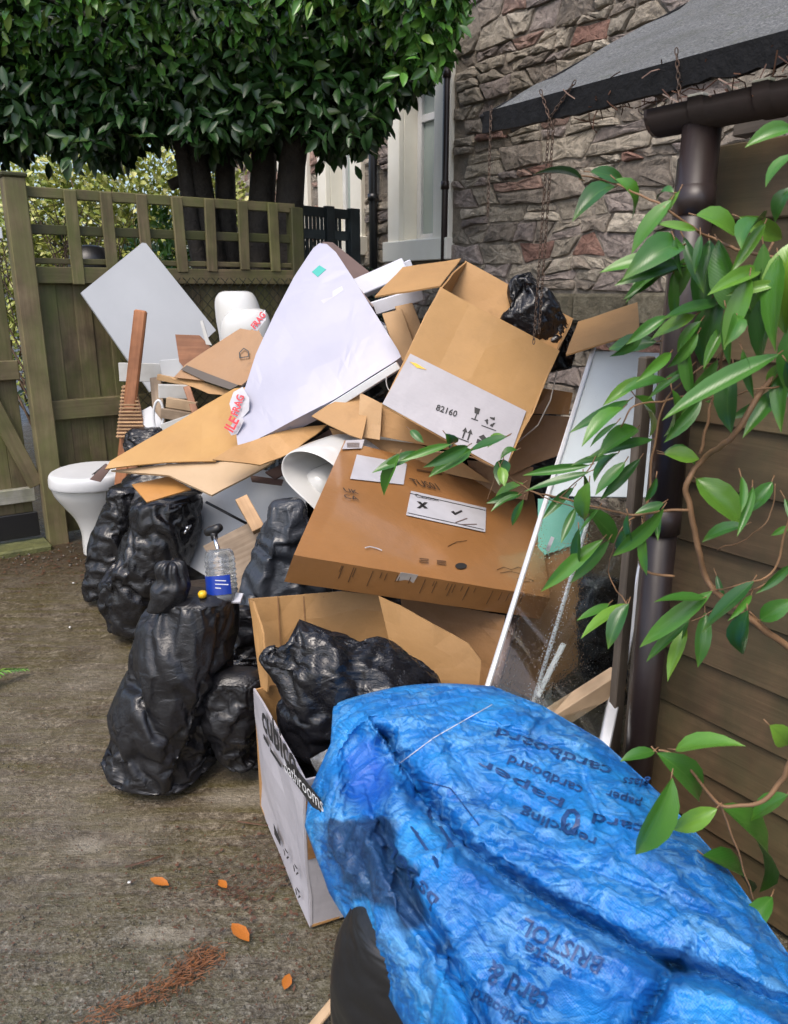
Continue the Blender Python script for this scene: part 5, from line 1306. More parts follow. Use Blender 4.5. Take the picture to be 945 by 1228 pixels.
for x0, y0, x1, y1 in ((500, 562, 530, 567.5),):
    lab('print_line', [(x0, y0), (x1, y1), (x1, y1 + 1.6), (x0, y0 + 1.6)], 'print_faint')
for cx, cy, rx, ry, m in ((553, 678.5, 7, 3.6, 'print_black'),):
    lab('round_mark', [(cx + rx * math.cos(a * .449), cy + ry * math.sin(a * .449) + .0) for a in range(14)], m)
for x, y in ((508, 671), (529, 673.5)):
    for k in range(3): lab('symbol', [(x - 5, y - 2 + k * 2), (x + 6, y - 1 + k * 2.2), (x + 6, y - .2 + k * 2.2), (x - 5, y - 1.2 + k * 2)], 'print_faint')
for pts_ in ([(596, 683), (604, 680), (613, 683), (622, 680), (630, 683)], [(600, 687), (612, 685), (624, 688)], [(620, 694), (630, 693), (640, 697), (628, 698)], [(537, 655), (547, 650), (560, 648)]):
    mb = MB(); mb.tube([on_p(x, y, .0035) for x, y in pts_], .0011, 4); mb.build('drawn_symbol', M_['print_faint'], pl_)
mb = MB(); mb.tube([on_p(x, y, .006) for x, y in ((438, 657), (444, 655.5), (452, 657.5), (458, 660))], .0018, 5); mb.build('torn_scuff', M_['paper'], pl_)
# front: creases and clear tape
fn_ = (ux.cross(pn)).normalized(); fn_ = fn_ if fn_.y < 0 else -fn_
for i in range(26):
    u = random.uniform(.05, .95); hgt = random.uniform(.015, .055); p = par_pt(u, 0) + down * .012 + fn_ * .0006; board('crease', p, p + down * hgt, .0022, .001, ux, M_['print_faint'], pl_, 0)
for (u0, u1) in ((.36, .425),):
    P = [par_pt(u0, 0, -.095) + fn_ * .002, par_pt(u1, 0, -.095) + fn_ * .002, par_pt(u1, 0, 0.0) + fn_ * .002, par_pt(u0, 0, 0.0) + fn_ * .002]; sheet3('tape', P, fn_, .0006, M_['tape'], pl_, .004, 3)

# ---- shower screens leaning against the shed corner
def framed(name, label, q, Y0, glass, fr=.03):
    t_ = thing(name, at(*q[3], Y0), label, 'shower screen'); P = para(q, Y0); n = (P[1] - P[0]).cross(P[3] - P[0]).normalized(); n = n if n.y < 0 else -n
    sheet3('pane', P, n, .008, M_[glass], t_, 0, 0)
    return t_, P, n
g1 = thing('shower_screen', at(640, 850, 2.3), 'large shower screen with head whitened for reflected sky and bright edge leaning by the shed corner', 'shower screen')
P = para([(711, 421), (826, 424), (722, 905), (559, 905)], 2.95); n = (P[1] - P[0]).cross(P[3] - P[0]).normalized(); n = n if n.y < 0 else -n
k_ = .44; Q1, Q2 = P[0].lerp(P[3], k_), P[1].lerp(P[2], k_)
sheet3('pane', [P[0], P[1], Q2, Q1], n, .006, M_['sky_whitened'], g1, 0, 0); sheet3('pane', [Q1 + (P[3] - P[0]) * .002, Q2 + (P[3] - P[0]) * .002, P[2], P[3]], n, .006, M_['glass'], g1, 0, 0)  # upper pane whitened to stand for reflected sky
board('profile', P[0] - (P[3] - P[0]) * .01, P[3], .016, .02, RT, M_['alu'], g1, .004)
board('profile', P[1], P[2], .03, .03, RT, M_['alu'], g1, .004)
g2 = thing('shower_screen', at(690, 850, 2.25), 'smaller clear shower glass with wet droplets in front of the larger screen', 'shower screen')
P = [at(706, 622, 2.42), at(757, 628, 2.42), at(748, 900, 2.2), at(622, 900, 2.2)]; n = (P[1] - P[0]).cross(P[3] - P[0]).normalized(); n = n if n.y < 0 else -n
sheet3('pane', P, n, .006, M_['glass'], g2, 0, 0)
board('profile', P[0], P[3], .012, .014, RT, M_['alu'], g2, .003)
board('strip', at(676, 772, 2.12), at(644, 836, 2.04), .016, .012, RT, M_['upvc'], g2, .003)
sheet3('label', [at(654, 660, 2.3), at(661, 643, 2.3), at(665, 645, 2.3), at(658, 662, 2.3)], (-.3, -1, .2), .001, M_['paper'], g1, 0, 0)
card('reflection_sheet', [(645, 598), (700, 600), (700, 650), (645, 668)], (670, 630, 2.75), (-.3, -1, .3), .008, 'green_reflection', 'green sheet added for the tinted reflection in the shower screens', 'glass', 0, 0) if 'green_reflection' in M_ else None  # green sheet added to stand for a tinted reflection
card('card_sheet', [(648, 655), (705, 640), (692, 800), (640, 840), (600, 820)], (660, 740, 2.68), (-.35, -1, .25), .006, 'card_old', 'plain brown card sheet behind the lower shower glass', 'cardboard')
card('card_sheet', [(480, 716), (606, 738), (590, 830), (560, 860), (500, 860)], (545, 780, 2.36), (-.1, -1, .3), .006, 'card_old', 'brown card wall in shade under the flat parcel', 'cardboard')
mb = MB(); mb.tube([at(616, 742, 2.45), at(592, 822, 2.2)], .016, 12); tag(mb.build('metal_tube', M_['mould'], None, True), 'slim dull metal tube leaning below the right end of the parcel', 'tube')
plank('timber_batten', at(655, 868, 1.90), at(742, 812, 1.96), .055, .045, Z, M_['beech'], 'pale planed timber batten behind the blue bag', 'batten')
#bagk = dark([(770, 560, 660), (800, 540, 700), (860, 530, 740), (930, 540, 740)], 2.35, 'black bag on the ground between the pile and the blue sack', nr=30, na=44, deep=.35)

# ---- white printed carton at the front, open, holding a black bag
wc = thing('white_carton', gnd(380, 1080), 'open white bathroom carton holding a black bag beside the blue sack', 'carton')
NB, FB = gnd(372, 1115), gnd(312, 968)
NT = Vector((NB.x, NB.y, 0)); hgt = at(383, 936, NB.y + .01).z
ld = (FB - NB); ldn = ld.normalized(); wdn = Vector((ldn.y, -ldn.x, 0)); wdn = wdn if wdn.x > 0 else -wdn
WB = .52
lean = -wdn * .0
def wc_p(a, b, h): return NB + ld * a + wdn * (WB * b) + Z * (h + .006)
nl = -wdn; nf = -ldn
fh = at(313, 828, FB.y).z
lp = sheet3('side_panel', [wc_p(0, 0, 0), wc_p(1, 0, 0), wc_p(1, 0, fh), wc_p(0, 0, hgt)], nl, .006, M_['white_card'], wc, .007, 4)
sheet3('side_panel', [wc_p(0, 0, 0), wc_p(0, 1, 0), wc_p(0, 1, hgt), wc_p(0, 0, hgt)], nf, .006, M_['white_card'], wc, .004, 4)
sheet3('side_panel', [wc_p(1, 0, 0), wc_p(1, 1, 0), wc_p(1, 1, fh), wc_p(1, 0, fh)], -nf, .006, M_['card'], wc, .004, 3)
sheet3('side_panel', [wc_p(0, 1, 0), wc_p(1, 1, 0), wc_p(1, 1, fh), wc_p(0, 1, hgt)], -nl, .006, M_['card'], wc, .004, 3)
sheet3('bottom_panel', [wc_p(0, 0, 0), wc_p(1, 0, 0), wc_p(1, 1, 0), wc_p(0, 1, 0)], -Z, .006, M_['card'], wc, 0, 1)
# opened flaps
yb = FB.y + .02
def wflap(pl, Y, nrm_, mat='card', nm='flap', warp=.01): p0 = at(*pl[0], Y); return sheet3(nm, [hit(x, y, p0, Vector(nrm_).normalized()) for x, y in pl], nrm_, .006, M_[mat], wc, warp, 3)
fl = wflap([(298, 718), (411, 708), (456, 713), (472, 790), (470, 850), (316, 832)], 2.18, (.05, -1, .12))
for px in (333, 364, 388, 410): 
    p0 = at(298, 718, 2.18); nn2 = Vector((.05, -1, .12)).normalized(); board('fold_line', hit(px, 715, p0 + nn2 * .009, nn2), hit(px + 5, 800, p0 + nn2 * .009, nn2), .004, .004, RT, M_['card_old'], fl, 0)
wflap([(454, 715), (480, 726), (562, 772), (577, 792), (574, 830), (480, 830)], 2.08, (-.12, -1, .2))
wflap([(299, 720), (303, 722), (314, 760), (322, 800), (319, 830), (312, 826)], 2.12, (-1, -.6, .1), 'card')
p0 = wc_p(0, 0, 0)
def on_w(x, y, l=.008): return hit(x, y, p0 + nl * l, nl)
wl_ = lambda b, x0, y0, x1, y1, hs=1.0, m='print_black', l=.0085: text_on(b, on_w(x0, y0, l), on_w(x1, y1, l), Z, nl, M_[m], lp, hs, bold=.03 if m == 'print_black' else .0)
wl_('cubico', 315.5, 872, 358, 936, .8)
sheet3('dark_band', [on_w(339, 918), on_w(351, 916), on_w(385, 960), on_w(384, 981)], nl, .0008, M_['print_black'], lp, 0, 0)
wl_('bathrooms', 342.5, 925, 389, 975, .6, 'print_white', .0105)
sheet3('rule', [on_w(*q_, .008) for q_ in ((316, 880), (322, 892), (322, 896), (316, 885))], nl, .0008, M_['print_black'], lp, 0, 0)
sheet3('rule', [on_w(*q_, .008) for q_ in ((324, 897), (337, 917), (337, 921), (324, 901))], nl, .0008, M_['print_black'], lp, 0, 0)
sheet3('printed_bar', [on_w(*q_, .008) for q_ in ((328, 988), (336, 1008), (336, 1014), (329, 1000))], nl, .0008, M_['print_black'], lp, 0, 0)
for cx, cy in ((354.5, 1043), (345, 1056), (343, 1024), (357, 1071)):
    for k in range(3):
        a = k * 2.09; f = lambda r, an: on_w(cx + r * math.cos(an) * .6, cy + r * math.sin(an) + r * math.cos(an) * .8, .009); sheet3('symbol', [f(5.5, a), f(5.5, a + 1.3), f(3.4, a + 1.3), f(3.4, a)], nl, .0008, M_['print_black'], lp, 0, 0)
sheet3('tape', [wc_p(0, .0, .36) + nf * .004, wc_p(0, .07, .36) + nf * .004, wc_p(0, .07, .2) + nf * .004, wc_p(0, 0, .2) + nf * .004], nf, .0006, M_['card_old'], wc, 0, 0)
fbag([(752, 330, 400), (757, 314, 420), (768, 309, 452), (785, 313, 486), (808, 326, 514), (832, 334, 520), (860, 332, 512), (900, 338, 500), (950, 350, 480), (1000, 366, 470)], 1.86, 'large shiny black bag bulging out of the white carton', deep=.55, floor=False, goal=.09, grav=.03, press=.5, grow=.12, neck=.12, pin=.0, bend=.015, nr=80, na=120)
o = sheet('crumpled_film', [(372, 910), (394, 898), (402, 912), (384, 934)], (386, 915, 1.66), (-.3, -1, .6), .002, M_['bottle'], None, .02, 3); tag(o, 'crumpled clear film beneath the shiny bag in the white carton', 'plastic film')

settle()

# ================================================================== blue woven sack over the black tub
from mathutils.bvhtree import BVHTree
def polyline(pts, t):
    pts = np.array(pts, float); k = len(pts) - 1; x = min(max(t, 0), 1) * k; j = min(int(x), k - 1); return pts[j] + (pts[j + 1] - pts[j]) * (x - j)
LFT = [(400, 843), (397, 890), (371, 948), (367, 985), (396, 1060), (440, 1130), (493, 1228), (545, 1330)]
RGT = [(590, 823), (650, 846), (722, 888), (795, 955), (868, 1035), (925, 1115), (1005, 1228), (1085, 1330)]
ZL = [.53, .49, .40, .37, .36, .36, .36, .36]; ZR = [.55, .54, .52, .50, .48, .46, .45, .44]
CRE = [([(462, 890), (505, 960), (560, 1020), (640, 1075), (740, 1128), (805, 1162)], .055, 12, .045), ([(805, 1162), (870, 1178), (950, 1215), (1000, 1235)], .05, 12, .04),
       ([(452, 985), (478, 1060), (520, 1125), (565, 1200), (590, 1260)], .045, 13, .03), ([(560, 865), (640, 885), (745, 912)], .010, 6, .004), ([(470, 850), (560, 835), (640, 850)], .008, 8, .004),
       ([(505, 960), (600, 950), (700, 1000)], .010, 9, .0), ([(600, 1015), (720, 1050), (860, 1100)], .014, 10, .006), ([(805, 1162), (760, 1228), (740, 1300)], .04, 14, .03), ([(415, 1000), (440, 1060), (500, 1150)], .016, 9, 0),
       ([(640, 880), (655, 860)], .012, 6, 0), ([(540, 900), (575, 960), (650, 1010)], .012, 9, .004), ([(700, 935), (720, 985)], .010, 6, .0), ([(610, 1140), (720, 1185)], .012, 9, .003)]
CRE = [(np.array(a, float), b, c, d) for a, b, c, d in CRE]
def crease(P, x, y):
    best = 1e9; sg = 0
    for i in range(len(P) - 1):
        a, b = P[i], P[i + 1]; ab = b - a; t = max(0, min(1, ((x - a[0]) * ab[0] + (y - a[1]) * ab[1]) / (ab @ ab))); dx, dy = x - a[0] - ab[0] * t, y - a[1] - ab[1] * t
        d = dx * dx + dy * dy
        if d < best: best = d; sg = ab[0] * dy - ab[1] * dx
    return math.sqrt(best), (1 if sg > 0 else -1)
def aniso(p, ang, fa, fc, sd):
    c, s = math.cos(ang), math.sin(ang); x = (p.x * c + p.y * s) * fa; y = (-p.x * s + p.y * c) * fc
    n = noise.noise(Vector((x, y, p.z * 3 + sd))); return (1 - min(1, abs(n) * 2.2)) ** 2
NU, NV = 208, 248
V = []; ATT = []; ATD = []
for j in range(NV + 1):
    v = j / NV; l, r = polyline(LFT, v), polyline(RGT, v); k = v * 7; jj = min(int(k), 6); f = k - jj
    zl = ZL[jj] + (ZL[jj + 1] - ZL[jj]) * f; zr = ZR[jj] + (ZR[jj + 1] - ZR[jj]) * f
    for i in range(NU + 1):
        u = i / NU; x, y = l + (r - l) * u
        y -= 12 * math.sin(math.pi * u) * max(0, 1 - v * 5)
        mid = .585 - .05 * v
        e1, e2 = min(1, u / .22), min(1, (1 - u) / .16); z = mid + (zl - mid) * (1 - e1) ** 2 + (zr - mid) * (1 - e2) ** 2 - .05 * max(0, 1 - v / .12) ** 2
        p = gnd(x, y, z); q = Vector((p.x, p.y, 0))
        w = .012 * noise.noise(q * 5) + .006 * aniso(q, .7, 3.5, 12, 0)
        for P, dp, wd_, st_ in CRE:
            d, s_ = crease(P, x, y)
            if d < wd_ * 4: w += -dp * math.exp(-(d / wd_) ** 2) + st_ * s_ * math.exp(-(d / (wd_ * 2.5)) ** 2) * .5
        dx, dy = (x - 437) / 30, (y - 925) / 55; dd = dx * dx + dy * dy
        w -= .07 * math.exp(-dd ** 2)
        edge = min(1, u / .05, (1 - u) / .05, v / .03 + .15); V.append(gnd(x, y, z + w * edge))
        a = 0.0
        nn_ = .22 * noise.noise(Vector((x * .04, y * .04, 1)))
        # darkness of the black contents showing through, put into the sack's colour
        side = (x - (392 + (y - 985) * .42)) / 20; bot = 1 - (y - (1062 + (x - 400) * .42)) / 16; top_ = (y - (978 - (x - 380) * .02)) / 5; rgt = ((455 + (y - 940) * .42) - x) / 12
        a = max(0, min(1, side + 1.2, bot + nn_ * 6, top_ + nn_ * 9, rgt + nn_ * 5)); ATT.append(a); ATD.append(max(0, min(1, 1.6 - (((x - 441) / 30) ** 2 + ((y - 930) / 48) ** 2) * 1.3 + nn_ * 3)))  # second mask: shade inside the sunken pocket
nu1 = NU + 1
PT0 = np.array([tuple(v) for v in V]).reshape(NV + 1, NU + 1, 3)[::2, ::2]
a_, b_ = PT0.shape[:2]; V = [tuple(v) for v in PT0.reshape(-1, 3)]
dr = mesh('drape', V, [(j * b_ + i, (j + 1) * b_ + i, (j + 1) * b_ + i + 1, j * b_ + i + 1) for j in range(a_ - 1) for i in range(b_ - 1)], None, None, True, Vector((0, 0, 0)))
g1 = dr.vertex_groups.new(name='hold')
for j in range(a_):
    for i in range(b_):
        e = min(i, b_ - 1 - i, j); v = Vector(V[j * b_ + i]); nv = noise.noise(v * 4)
        g1.add([j * b_ + i], 1.0 if e < 1 else (.5 if e < 3 else max(.03, .16 + .16 * nv)), 'REPLACE')
m = dr.modifiers.new('film', 'CLOTH'); s = m.settings; s.quality = 4; s.mass = .03; s.tension_stiffness = s.compression_stiffness = 40; s.shear_stiffness = 14; s.bending_stiffness = .02
s.vertex_group_mass = 'hold'; s.pin_stiffness = 1.0; s.shrink_min = s.shrink_max = -.055; s.tension_damping = 5; s.air_damping = 2; s.effector_weights.gravity = .15
m.collision_settings.use_collision = False; m.point_cache.frame_start = 1; m.point_cache.frame_end = 40
SIM.append(dr); settle(20)
PT1 = np.array([v.co[:] for v in dr.data.vertices]).reshape(a_, b_, 3); bpy.data.objects.remove(dr)
PT1 = up2(PT1, False)
V = [Vector(v) for v in PT1.reshape(-1, 3)]
Fc = [(j * nu1 + i, (j + 1) * nu1 + i, (j + 1) * nu1 + i + 1, j * nu1 + i + 1) for j in range(NV) for i in range(NU)]
TB = BVHTree.FromPolygons([tuple(v) for v in V], Fc)
# turned-under hem all round
bi = list(range(NU, -1, -1)) + [j * nu1 for j in range(1, NV + 1)] ; ri = [j * nu1 + NU for j in range(NV + 1)]
cen = gnd(640, 1030, .45)
def hem(idx, drop, inw):
    global V, Fc
    prev = idx
    for k, (dz, iw) in enumerate(((drop * .35, -.004), (drop, inw))):
        new = []
        for a in idx:
            p = Vector(V[a]); d = Vector((cen.x - p.x, cen.y - p.y, 0)).normalized(); V.append(p + d * iw - Z * dz + Vector((0, 0, .008 * noise.noise(p * 14)))); ATT.append(ATT[a]); ATD.append(ATD[a]); new.append(len(V) - 1)
        for a in range(len(idx) - 1): Fc.append((prev[a], new[a], new[a + 1], prev[a + 1]))
        prev = new
hem(list(range(NU, -1, -1)), .25, .03); hem([j * nu1 for j in range(NV + 1)], .05, .04); hem(ri, .45, .03)
def tarp_mat():
    m, nt, b = newmat('blue woven plastic'); v = coords(nt, rnd=False)
    at_ = nd(nt, 'ShaderNodeAttribute', attribute_name='panel').outputs['Fac']  # mask of the dark contents showing through the sack
    vd = nd(nt, 'ShaderNodeVectorMath', {0: v, 1: nd(nt, 'ShaderNodeVectorMath', {0: nd(nt, 'ShaderNodeTexNoise', {'Vector': v, 'Scale': 16.0, 'Detail': 4}).outputs['Color'], 1: (.09, .09, .09)}, operation='MULTIPLY').outputs[0]}, operation='ADD').outputs[0]
    n1 = noi(nt, v, 5, 6, .65); n2 = noi(nt, v, 30, 7, .75, 1.2)
    def crink(rot, sc):
        c = noi(nt, nd(nt, 'ShaderNodeMapping', {'Vector': vd, 'Rotation': (0, 0, rot), 'Scale': sc}).outputs[0], 1.0, 2, .5, .4)
        c = math_(nt, 'ABSOLUTE', math_(nt, 'SUBTRACT', c, .5)); return math_(nt, 'SUBTRACT', 1.0, math_(nt, 'MINIMUM', math_(nt, 'MULTIPLY', c, 9.0), 1.0))
    c1, c2, c3 = crink(.6, (9, 24, 10)), crink(-.9, (14, 34, 12)), crink(1.9, (24, 60, 20))
    vor = math_(nt, 'ADD', math_(nt, 'ADD', c1, math_(nt, 'MULTIPLY', c2, .6)), math_(nt, 'MULTIPLY', c3, .35))
    col = ramp(nt, n1, [(.34, (.004, .088, .34)), (.52, (.008, .17, .50)), (.68, (.022, .265, .62))])
    msk = ramp(nt, noi(nt, v, 8, 4), [(.38, .0), (.58, 1.0)])
    col = mixc(nt, math_(nt, 'MULTIPLY', ramp(nt, n2, [(.48, 0.0), (.68, .55)]), msk), col, (.11, .37, .64))
    col = mixc(nt, math_(nt, 'MULTIPLY', ramp(nt, vor, [(.9, 0.0), (1.7, .35)]), msk), col, (.20, .46, .70))
    col = mixc(nt, math_(nt, 'MULTIPLY', nd(nt, 'ShaderNodeAttribute', attribute_name='pocket_shade').outputs['Fac'], .7), col, (.004, .07, .42))  # shade in the sunken pocket, painted into the blue
    wv1 = nd(nt, 'ShaderNodeTexWave', {'Vector': nd(nt, 'ShaderNodeMapping', {'Vector': v, 'Rotation': (0, 0, R(-32))}).outputs[0], 'Scale': 75.0, 'Distortion': .8}, wave_type='BANDS', bands_direction='X').outputs['Fac']
    col = mixc(nt, math_(nt, 'MULTIPLY', wv1, .28), col, (.003, .06, .26))
    dark = ramp(nt, noi(nt, v, 24, 6, .75, 1.2), [(.42, (.004, .012, .045)), (.62, (.02, .05, .12)), (.74, (.20, .27, .36))])
    col = mixc(nt, math_(nt, 'MULTIPLY', at_, .86), col, dark)  # dark contents behind the cloth, mixed into its colour
    nt.links.new(col, b.inputs['Base Color']); nt.links.new(ramp(nt, n2, [(.3, .34), (.7, .55)]), b.inputs['Roughness']); b.inputs['Specular IOR Level'].default_value = .45
    mp = nd(nt, 'ShaderNodeMapping', {'Vector': v, 'Rotation': (0, 0, R(-32))}).outputs[0]
    w1 = nd(nt, 'ShaderNodeTexWave', {'Vector': mp, 'Scale': 90.0, 'Distortion': .6}, wave_type='BANDS', bands_direction='X').outputs['Fac']
    w2 = nd(nt, 'ShaderNodeTexWave', {'Vector': mp, 'Scale': 90.0, 'Distortion': .6}, wave_type='BANDS', bands_direction='Y').outputs['Fac']
    k = bump(nt, b, math_(nt, 'ADD', w1, w2), .2, .002); k = bump(nt, b, vor, .28, .006, k); bump(nt, b, n2, .22, .008, k)
    return m
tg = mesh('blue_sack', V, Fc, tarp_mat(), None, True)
at_ = tg.data.attributes.new('panel', 'FLOAT', 'POINT'); at_.data.foreach_set('value', ATT)  # mask of the dark contents showing through the sack
at_ = tg.data.attributes.new('pocket_shade', 'FLOAT', 'POINT'); at_.data.foreach_set('value', ATD)
tag(tg, 'large crumpled blue woven sack with mirrored dark print, draped in the foreground', 'woven sack')
def on_tarp(x, y, l=.0022):
    d = ray(x, y).normalized(); h_, n_, _, _ = TB.ray_cast(EYE, d); return (h_ - d * l) if h_ is not None else gnd(x, y, .56)
def tarp_text(body, p1, p2, up, mat='print_navy', name='lettering'):
    """baseline p1->p2 in photo pixels; up = pixel vector of one cap height"""
    me = text_mesh(body, .012); xs_ = [v.co.x for v in me.vertices]; x0, x1 = min(xs_), max(xs_); p1, p2, up = np.array(p1, float), np.array(p2, float), np.array(up, float)
    VV = []
    for v in me.vertices:
        q = p1 + (p2 - p1) * (v.co.x - x0) / (x1 - x0) + up * v.co.y / .7; VV.append(on_tarp(q[0], q[1], .0045))
    FF = [tuple(p.vertices) for p in me.polygons]; mesh(name, VV, FF, M_[mat], tg)
    bpy.data.meshes.remove(me)
# print seen through the back of the cloth, so it reads mirrored
tarp_text('cardboard', (735, 921), (598, 872), (-5, 11)); tarp_text('cardboard', (700, 944), (612, 905), (-5, 11)); tarp_text('paper', (676, 962), (576, 909), (-5, 10))
tarp_text('recycling', (716, 1005), (626, 968), (-4, 11)); tarp_text('paper', (770, 960), (728, 946), (-3, 10)); tarp_text('card', (775, 990), (712, 975), (-3, 12)); tarp_text('glass', (780, 935), (748, 932), (-3, 10))
tarp_text('0', (700, 975), (678, 966), (-10, 30)); tarp_text('BRISTOL', (725, 1150), (630, 1100), (-9, 19)); tarp_text('card &', (660, 1195), (590, 1150), (-12, 26)); tarp_text('waste', (690, 1165), (632, 1128), (-7, 14))
tarp_text('paper', (520, 1088), (462, 1020), (10, -16)); tarp_text('[]', (530, 1035), (497, 985), (16, -20)); tarp_text('cardboard', (640, 1228), (570, 1185), (-6, 14))
# seam stitched across the top
for P in ([(480, 915), (520, 885), (560, 862), (590, 845)], [(500, 935), (540, 945), (575, 990)]):
    pts_ = []
    for k in range(40):
        q = polyline(P, k / 39); pts_.append(on_tarp(q[0], q[1], .002))
    mb = MB()
    mb.tube(pts_, .0011, 4)
    mb.build('seam', M_['poly'] if P[0][0] == 480 else M_['print_navy'], tg)
gp = on_tarp(430, 868, .004)
P = [on_tarp(x, y, .006) for x, y in ((413, 862), (428, 846), (452, 866), (462, 884), (458, 896), (438, 886))]
c_ = sum(P, Vector()) / 6; nn3 = (P[1] - P[0]).cross(P[3] - P[0]).normalized(); nn3 = nn3 if nn3.z > 0 else -nn3
# the tub under the sack
V2, F2 = bag_body([(1070, 445, 640), (1085, 428, 660), (1100, 420, 665), (1150, 404, 668), (1228, 401, 670), (1330, 410, 670)], 1.18, .8, 27, 40, .5, 0, floor=True, grow=.03)
o = mesh('black_tub', V2, F2, M_['rigid_black'], None, True); tag(o, 'soft black plastic tub under the left end of the blue sack', 'tub')

# ================================================================== climber in the right foreground
cl = thing('climbing_plant', shp(.35, 0, .12), 'evergreen climber with long glossy leaves growing over the shed corner and gutter', 'climber')
def YY(x, y):
    if y > 850: return 1.08 + .0003 * (945 - x)
    if x > 870: return 1.33
    if x > 740: return 1.44
    if x > 640: return 1.56
    return 1.70
def stem(pts_, r0, r1, mat='stem', dy=.02):
    P = [at(x, y, YY(x, y) + dy) for x, y in pts_]; 
    Q = catmull([tuple(p) for p in P], len(P) * 5); n = len(Q); mb = MB()
    Q = [Vector(q) + Vector((noise.noise(Vector(q) * 30), noise.noise(Vector(q) * 30 + Vector((5, 0, 0))), noise.noise(Vector(q) * 30 + Vector((9, 0, 0))))) * .004 for q in Q]
    mb.tube(Q, [r0 + (r1 - r0) * k / (n - 1) for k in range(n)], 7); return mb.build('stem', M_[mat], cl, True)
stem([(985, 805), (945, 775), (890, 735), (852, 703), (838, 660), (828, 610), (823, 580), (845, 550), (880, 520), (915, 470), (940, 430), (960, 380)], .0068, .0048)
stem([(830, 610), (796, 612), (760, 618), (715, 608), (672, 596), (640, 590), (600, 565), (556, 545), (505, 541)], .0030, .0016)
stem([(955, 600), (940, 640), (928, 685), (885, 702), (850, 712), (820, 735)], .0024, .0016)
stem([(810, 692), (780, 686), (766, 676), (770, 640), (778, 590), (784, 540), (796, 485), (830, 448), (870, 430)], .0028, .0018)
stem([(697, 210), (740, 222), (790, 245), (830, 272), (862, 290), (905, 305), (960, 318)], .0016, .0032)
stem([(960, 900), (945, 918), (938, 938), (915, 960), (888, 967), (863, 966), (830, 925), (806, 903), (790, 900)], .0050, .0018)
stem([(866, 966), (880, 1010), (895, 1050), (905, 1080)], .0018, .0012); stem([(900, 735), (940, 770), (975, 790)], .002, .003)
stem([(840, 545), (850, 500), (862, 440), (880, 380), (905, 330), (930, 290)], .0030, .0022); stem([(762, 620), (742, 640), (730, 690), (752, 724)], .0016, .0012)
stem([(840, 470), (800, 480), (760, 487), (745, 510), (715, 545)], .0022, .0013); stem([(715, 545), (705, 565), (690, 580), (672, 596)], .0014, .0012)
stem([(945, 460), (900, 470), (850, 478), (820, 480)], .0018, .0012); stem([(860, 660), (905, 640), (925, 610), (930, 580)], .0014, .001); stem([(945, 690), (905, 705), (860, 730), (830, 745)], .0018, .0012)
stem([(604, 551), (600, 560), (592, 575), (585, 600)], .0010, .0008); stem([(640, 590), (660, 600), (690, 608), (704, 612)], .0013, .001)
LV = """697 215 640 202 12|738 224 688 249 18|708 206 751 215 12|738 215 771 256 18|805 240 755 303 28|808 231 785 232 10|835 276 787 267 14|835 258 891 278 26|819 294 755 317 28|819 317 740 335 16|794 324 749 358 16|837 301 800 364 26|851 288 841 383 32|862 288 905 400 38|916 292 909 400 34|934 306 927 421 34|887 260 945 290 30|916 263 887 288 16|869 349 834 446 42|934 425 794 500 28|787 410 728 417 26|834 378 778 407 22|841 385 808 421 16|776 453 722 482 14|830 439 776 478 12|762 475 791 521 24|841 478 798 532 20|837 400 801 443 20|950 154 896 172 20|952 185 916 220 28|950 225 923 263 34|950 290 930 400 40|755 480 683 518 14|748 489 696 525 16|740 507 706 536 10|764 514 719 543 20|797 545 840 548 22|783 527 704 547 14|884 378 877 407 16|937 435 920 471 16|869 457 851 486 18|707 558 626 570 14|707 566 628 589 13|742 543 711 574 18|750 554 713 593 18|688 585 650 620 14|707 578 694 628 20|690 609 673 651 14|704 612 744 651 16|755 632 738 666 16|796 609 736 670 18|723 647 646 709 20|731 647 684 701 16|796 603 762 616 16|796 543 843 554 20|835 574 895 632 40|895 630 837 645 18|926 578 897 616 24|950 632 924 641 10|904 697 839 759 28|897 732 885 790 30|854 709 765 777 34|846 717 785 720 20|827 744 773 794 18|823 751 800 817 24|827 740 808 778 16|754 724 725 775 22|750 724 696 763 16|731 724 692 744 14|912 744 950 718 26|607 524 580 533 12|626 593 584 601 12|622 593 588 612 10|628 599 613 632 11|600 560 606 582 18|502 541 446 567 18|479 545 457 596 16|541 533 479 551 12|492 516 508 530 12|534 520 547 535 13|565 539 516 570 22|561 535 510 559 16|608 523 557 543 14|620 540 600 548 12|604 551 600 580 20|628 580 588 602 13|810 900 886 888 30|785 901 745 911 20|788 903 858 965 32|806 933 766 1033 44|860 970 803 996 38|863 966 946 1066 38|843 1026 916 1066 30|881 1086 830 1129 32|926 1076 873 1134 30|923 870 950 895 26|945 953 896 983 30|935 345 905 440 36|960 380 940 470 40|880 440 868 520 30|900 330 868 420 34|770 395 735 430 22|800 455 742 470 16|768 550 718 600 16|846 735 838 800 22"""
def climber_template(curl, fold, twist):
    xs_ = [0, .08, .22, .4, .58, .75, .89, 1]; ws = [.02, .20, .40, .5, .48, .36, .17, 0]; V = []
    for x, w in zip(xs_, ws):
        z = .18 * curl * 0 + curl * (x - x * x * 1.6)
        for s in (-1, -.5, 0, .5, 1):
            a = twist * x; yy, zz = w * s, fold * abs(w * s) * (1 - .3 * abs(s)); V.append((x, yy * math.cos(a) - zz * math.sin(a), z + yy * math.sin(a) + zz * math.cos(a)))
    Fc = [(i * 5 + j, (i + 1) * 5 + j, (i + 1) * 5 + j + 1, i * 5 + j + 1) for i in range(7) for j in range(4)]; return V, Fc
tms = []
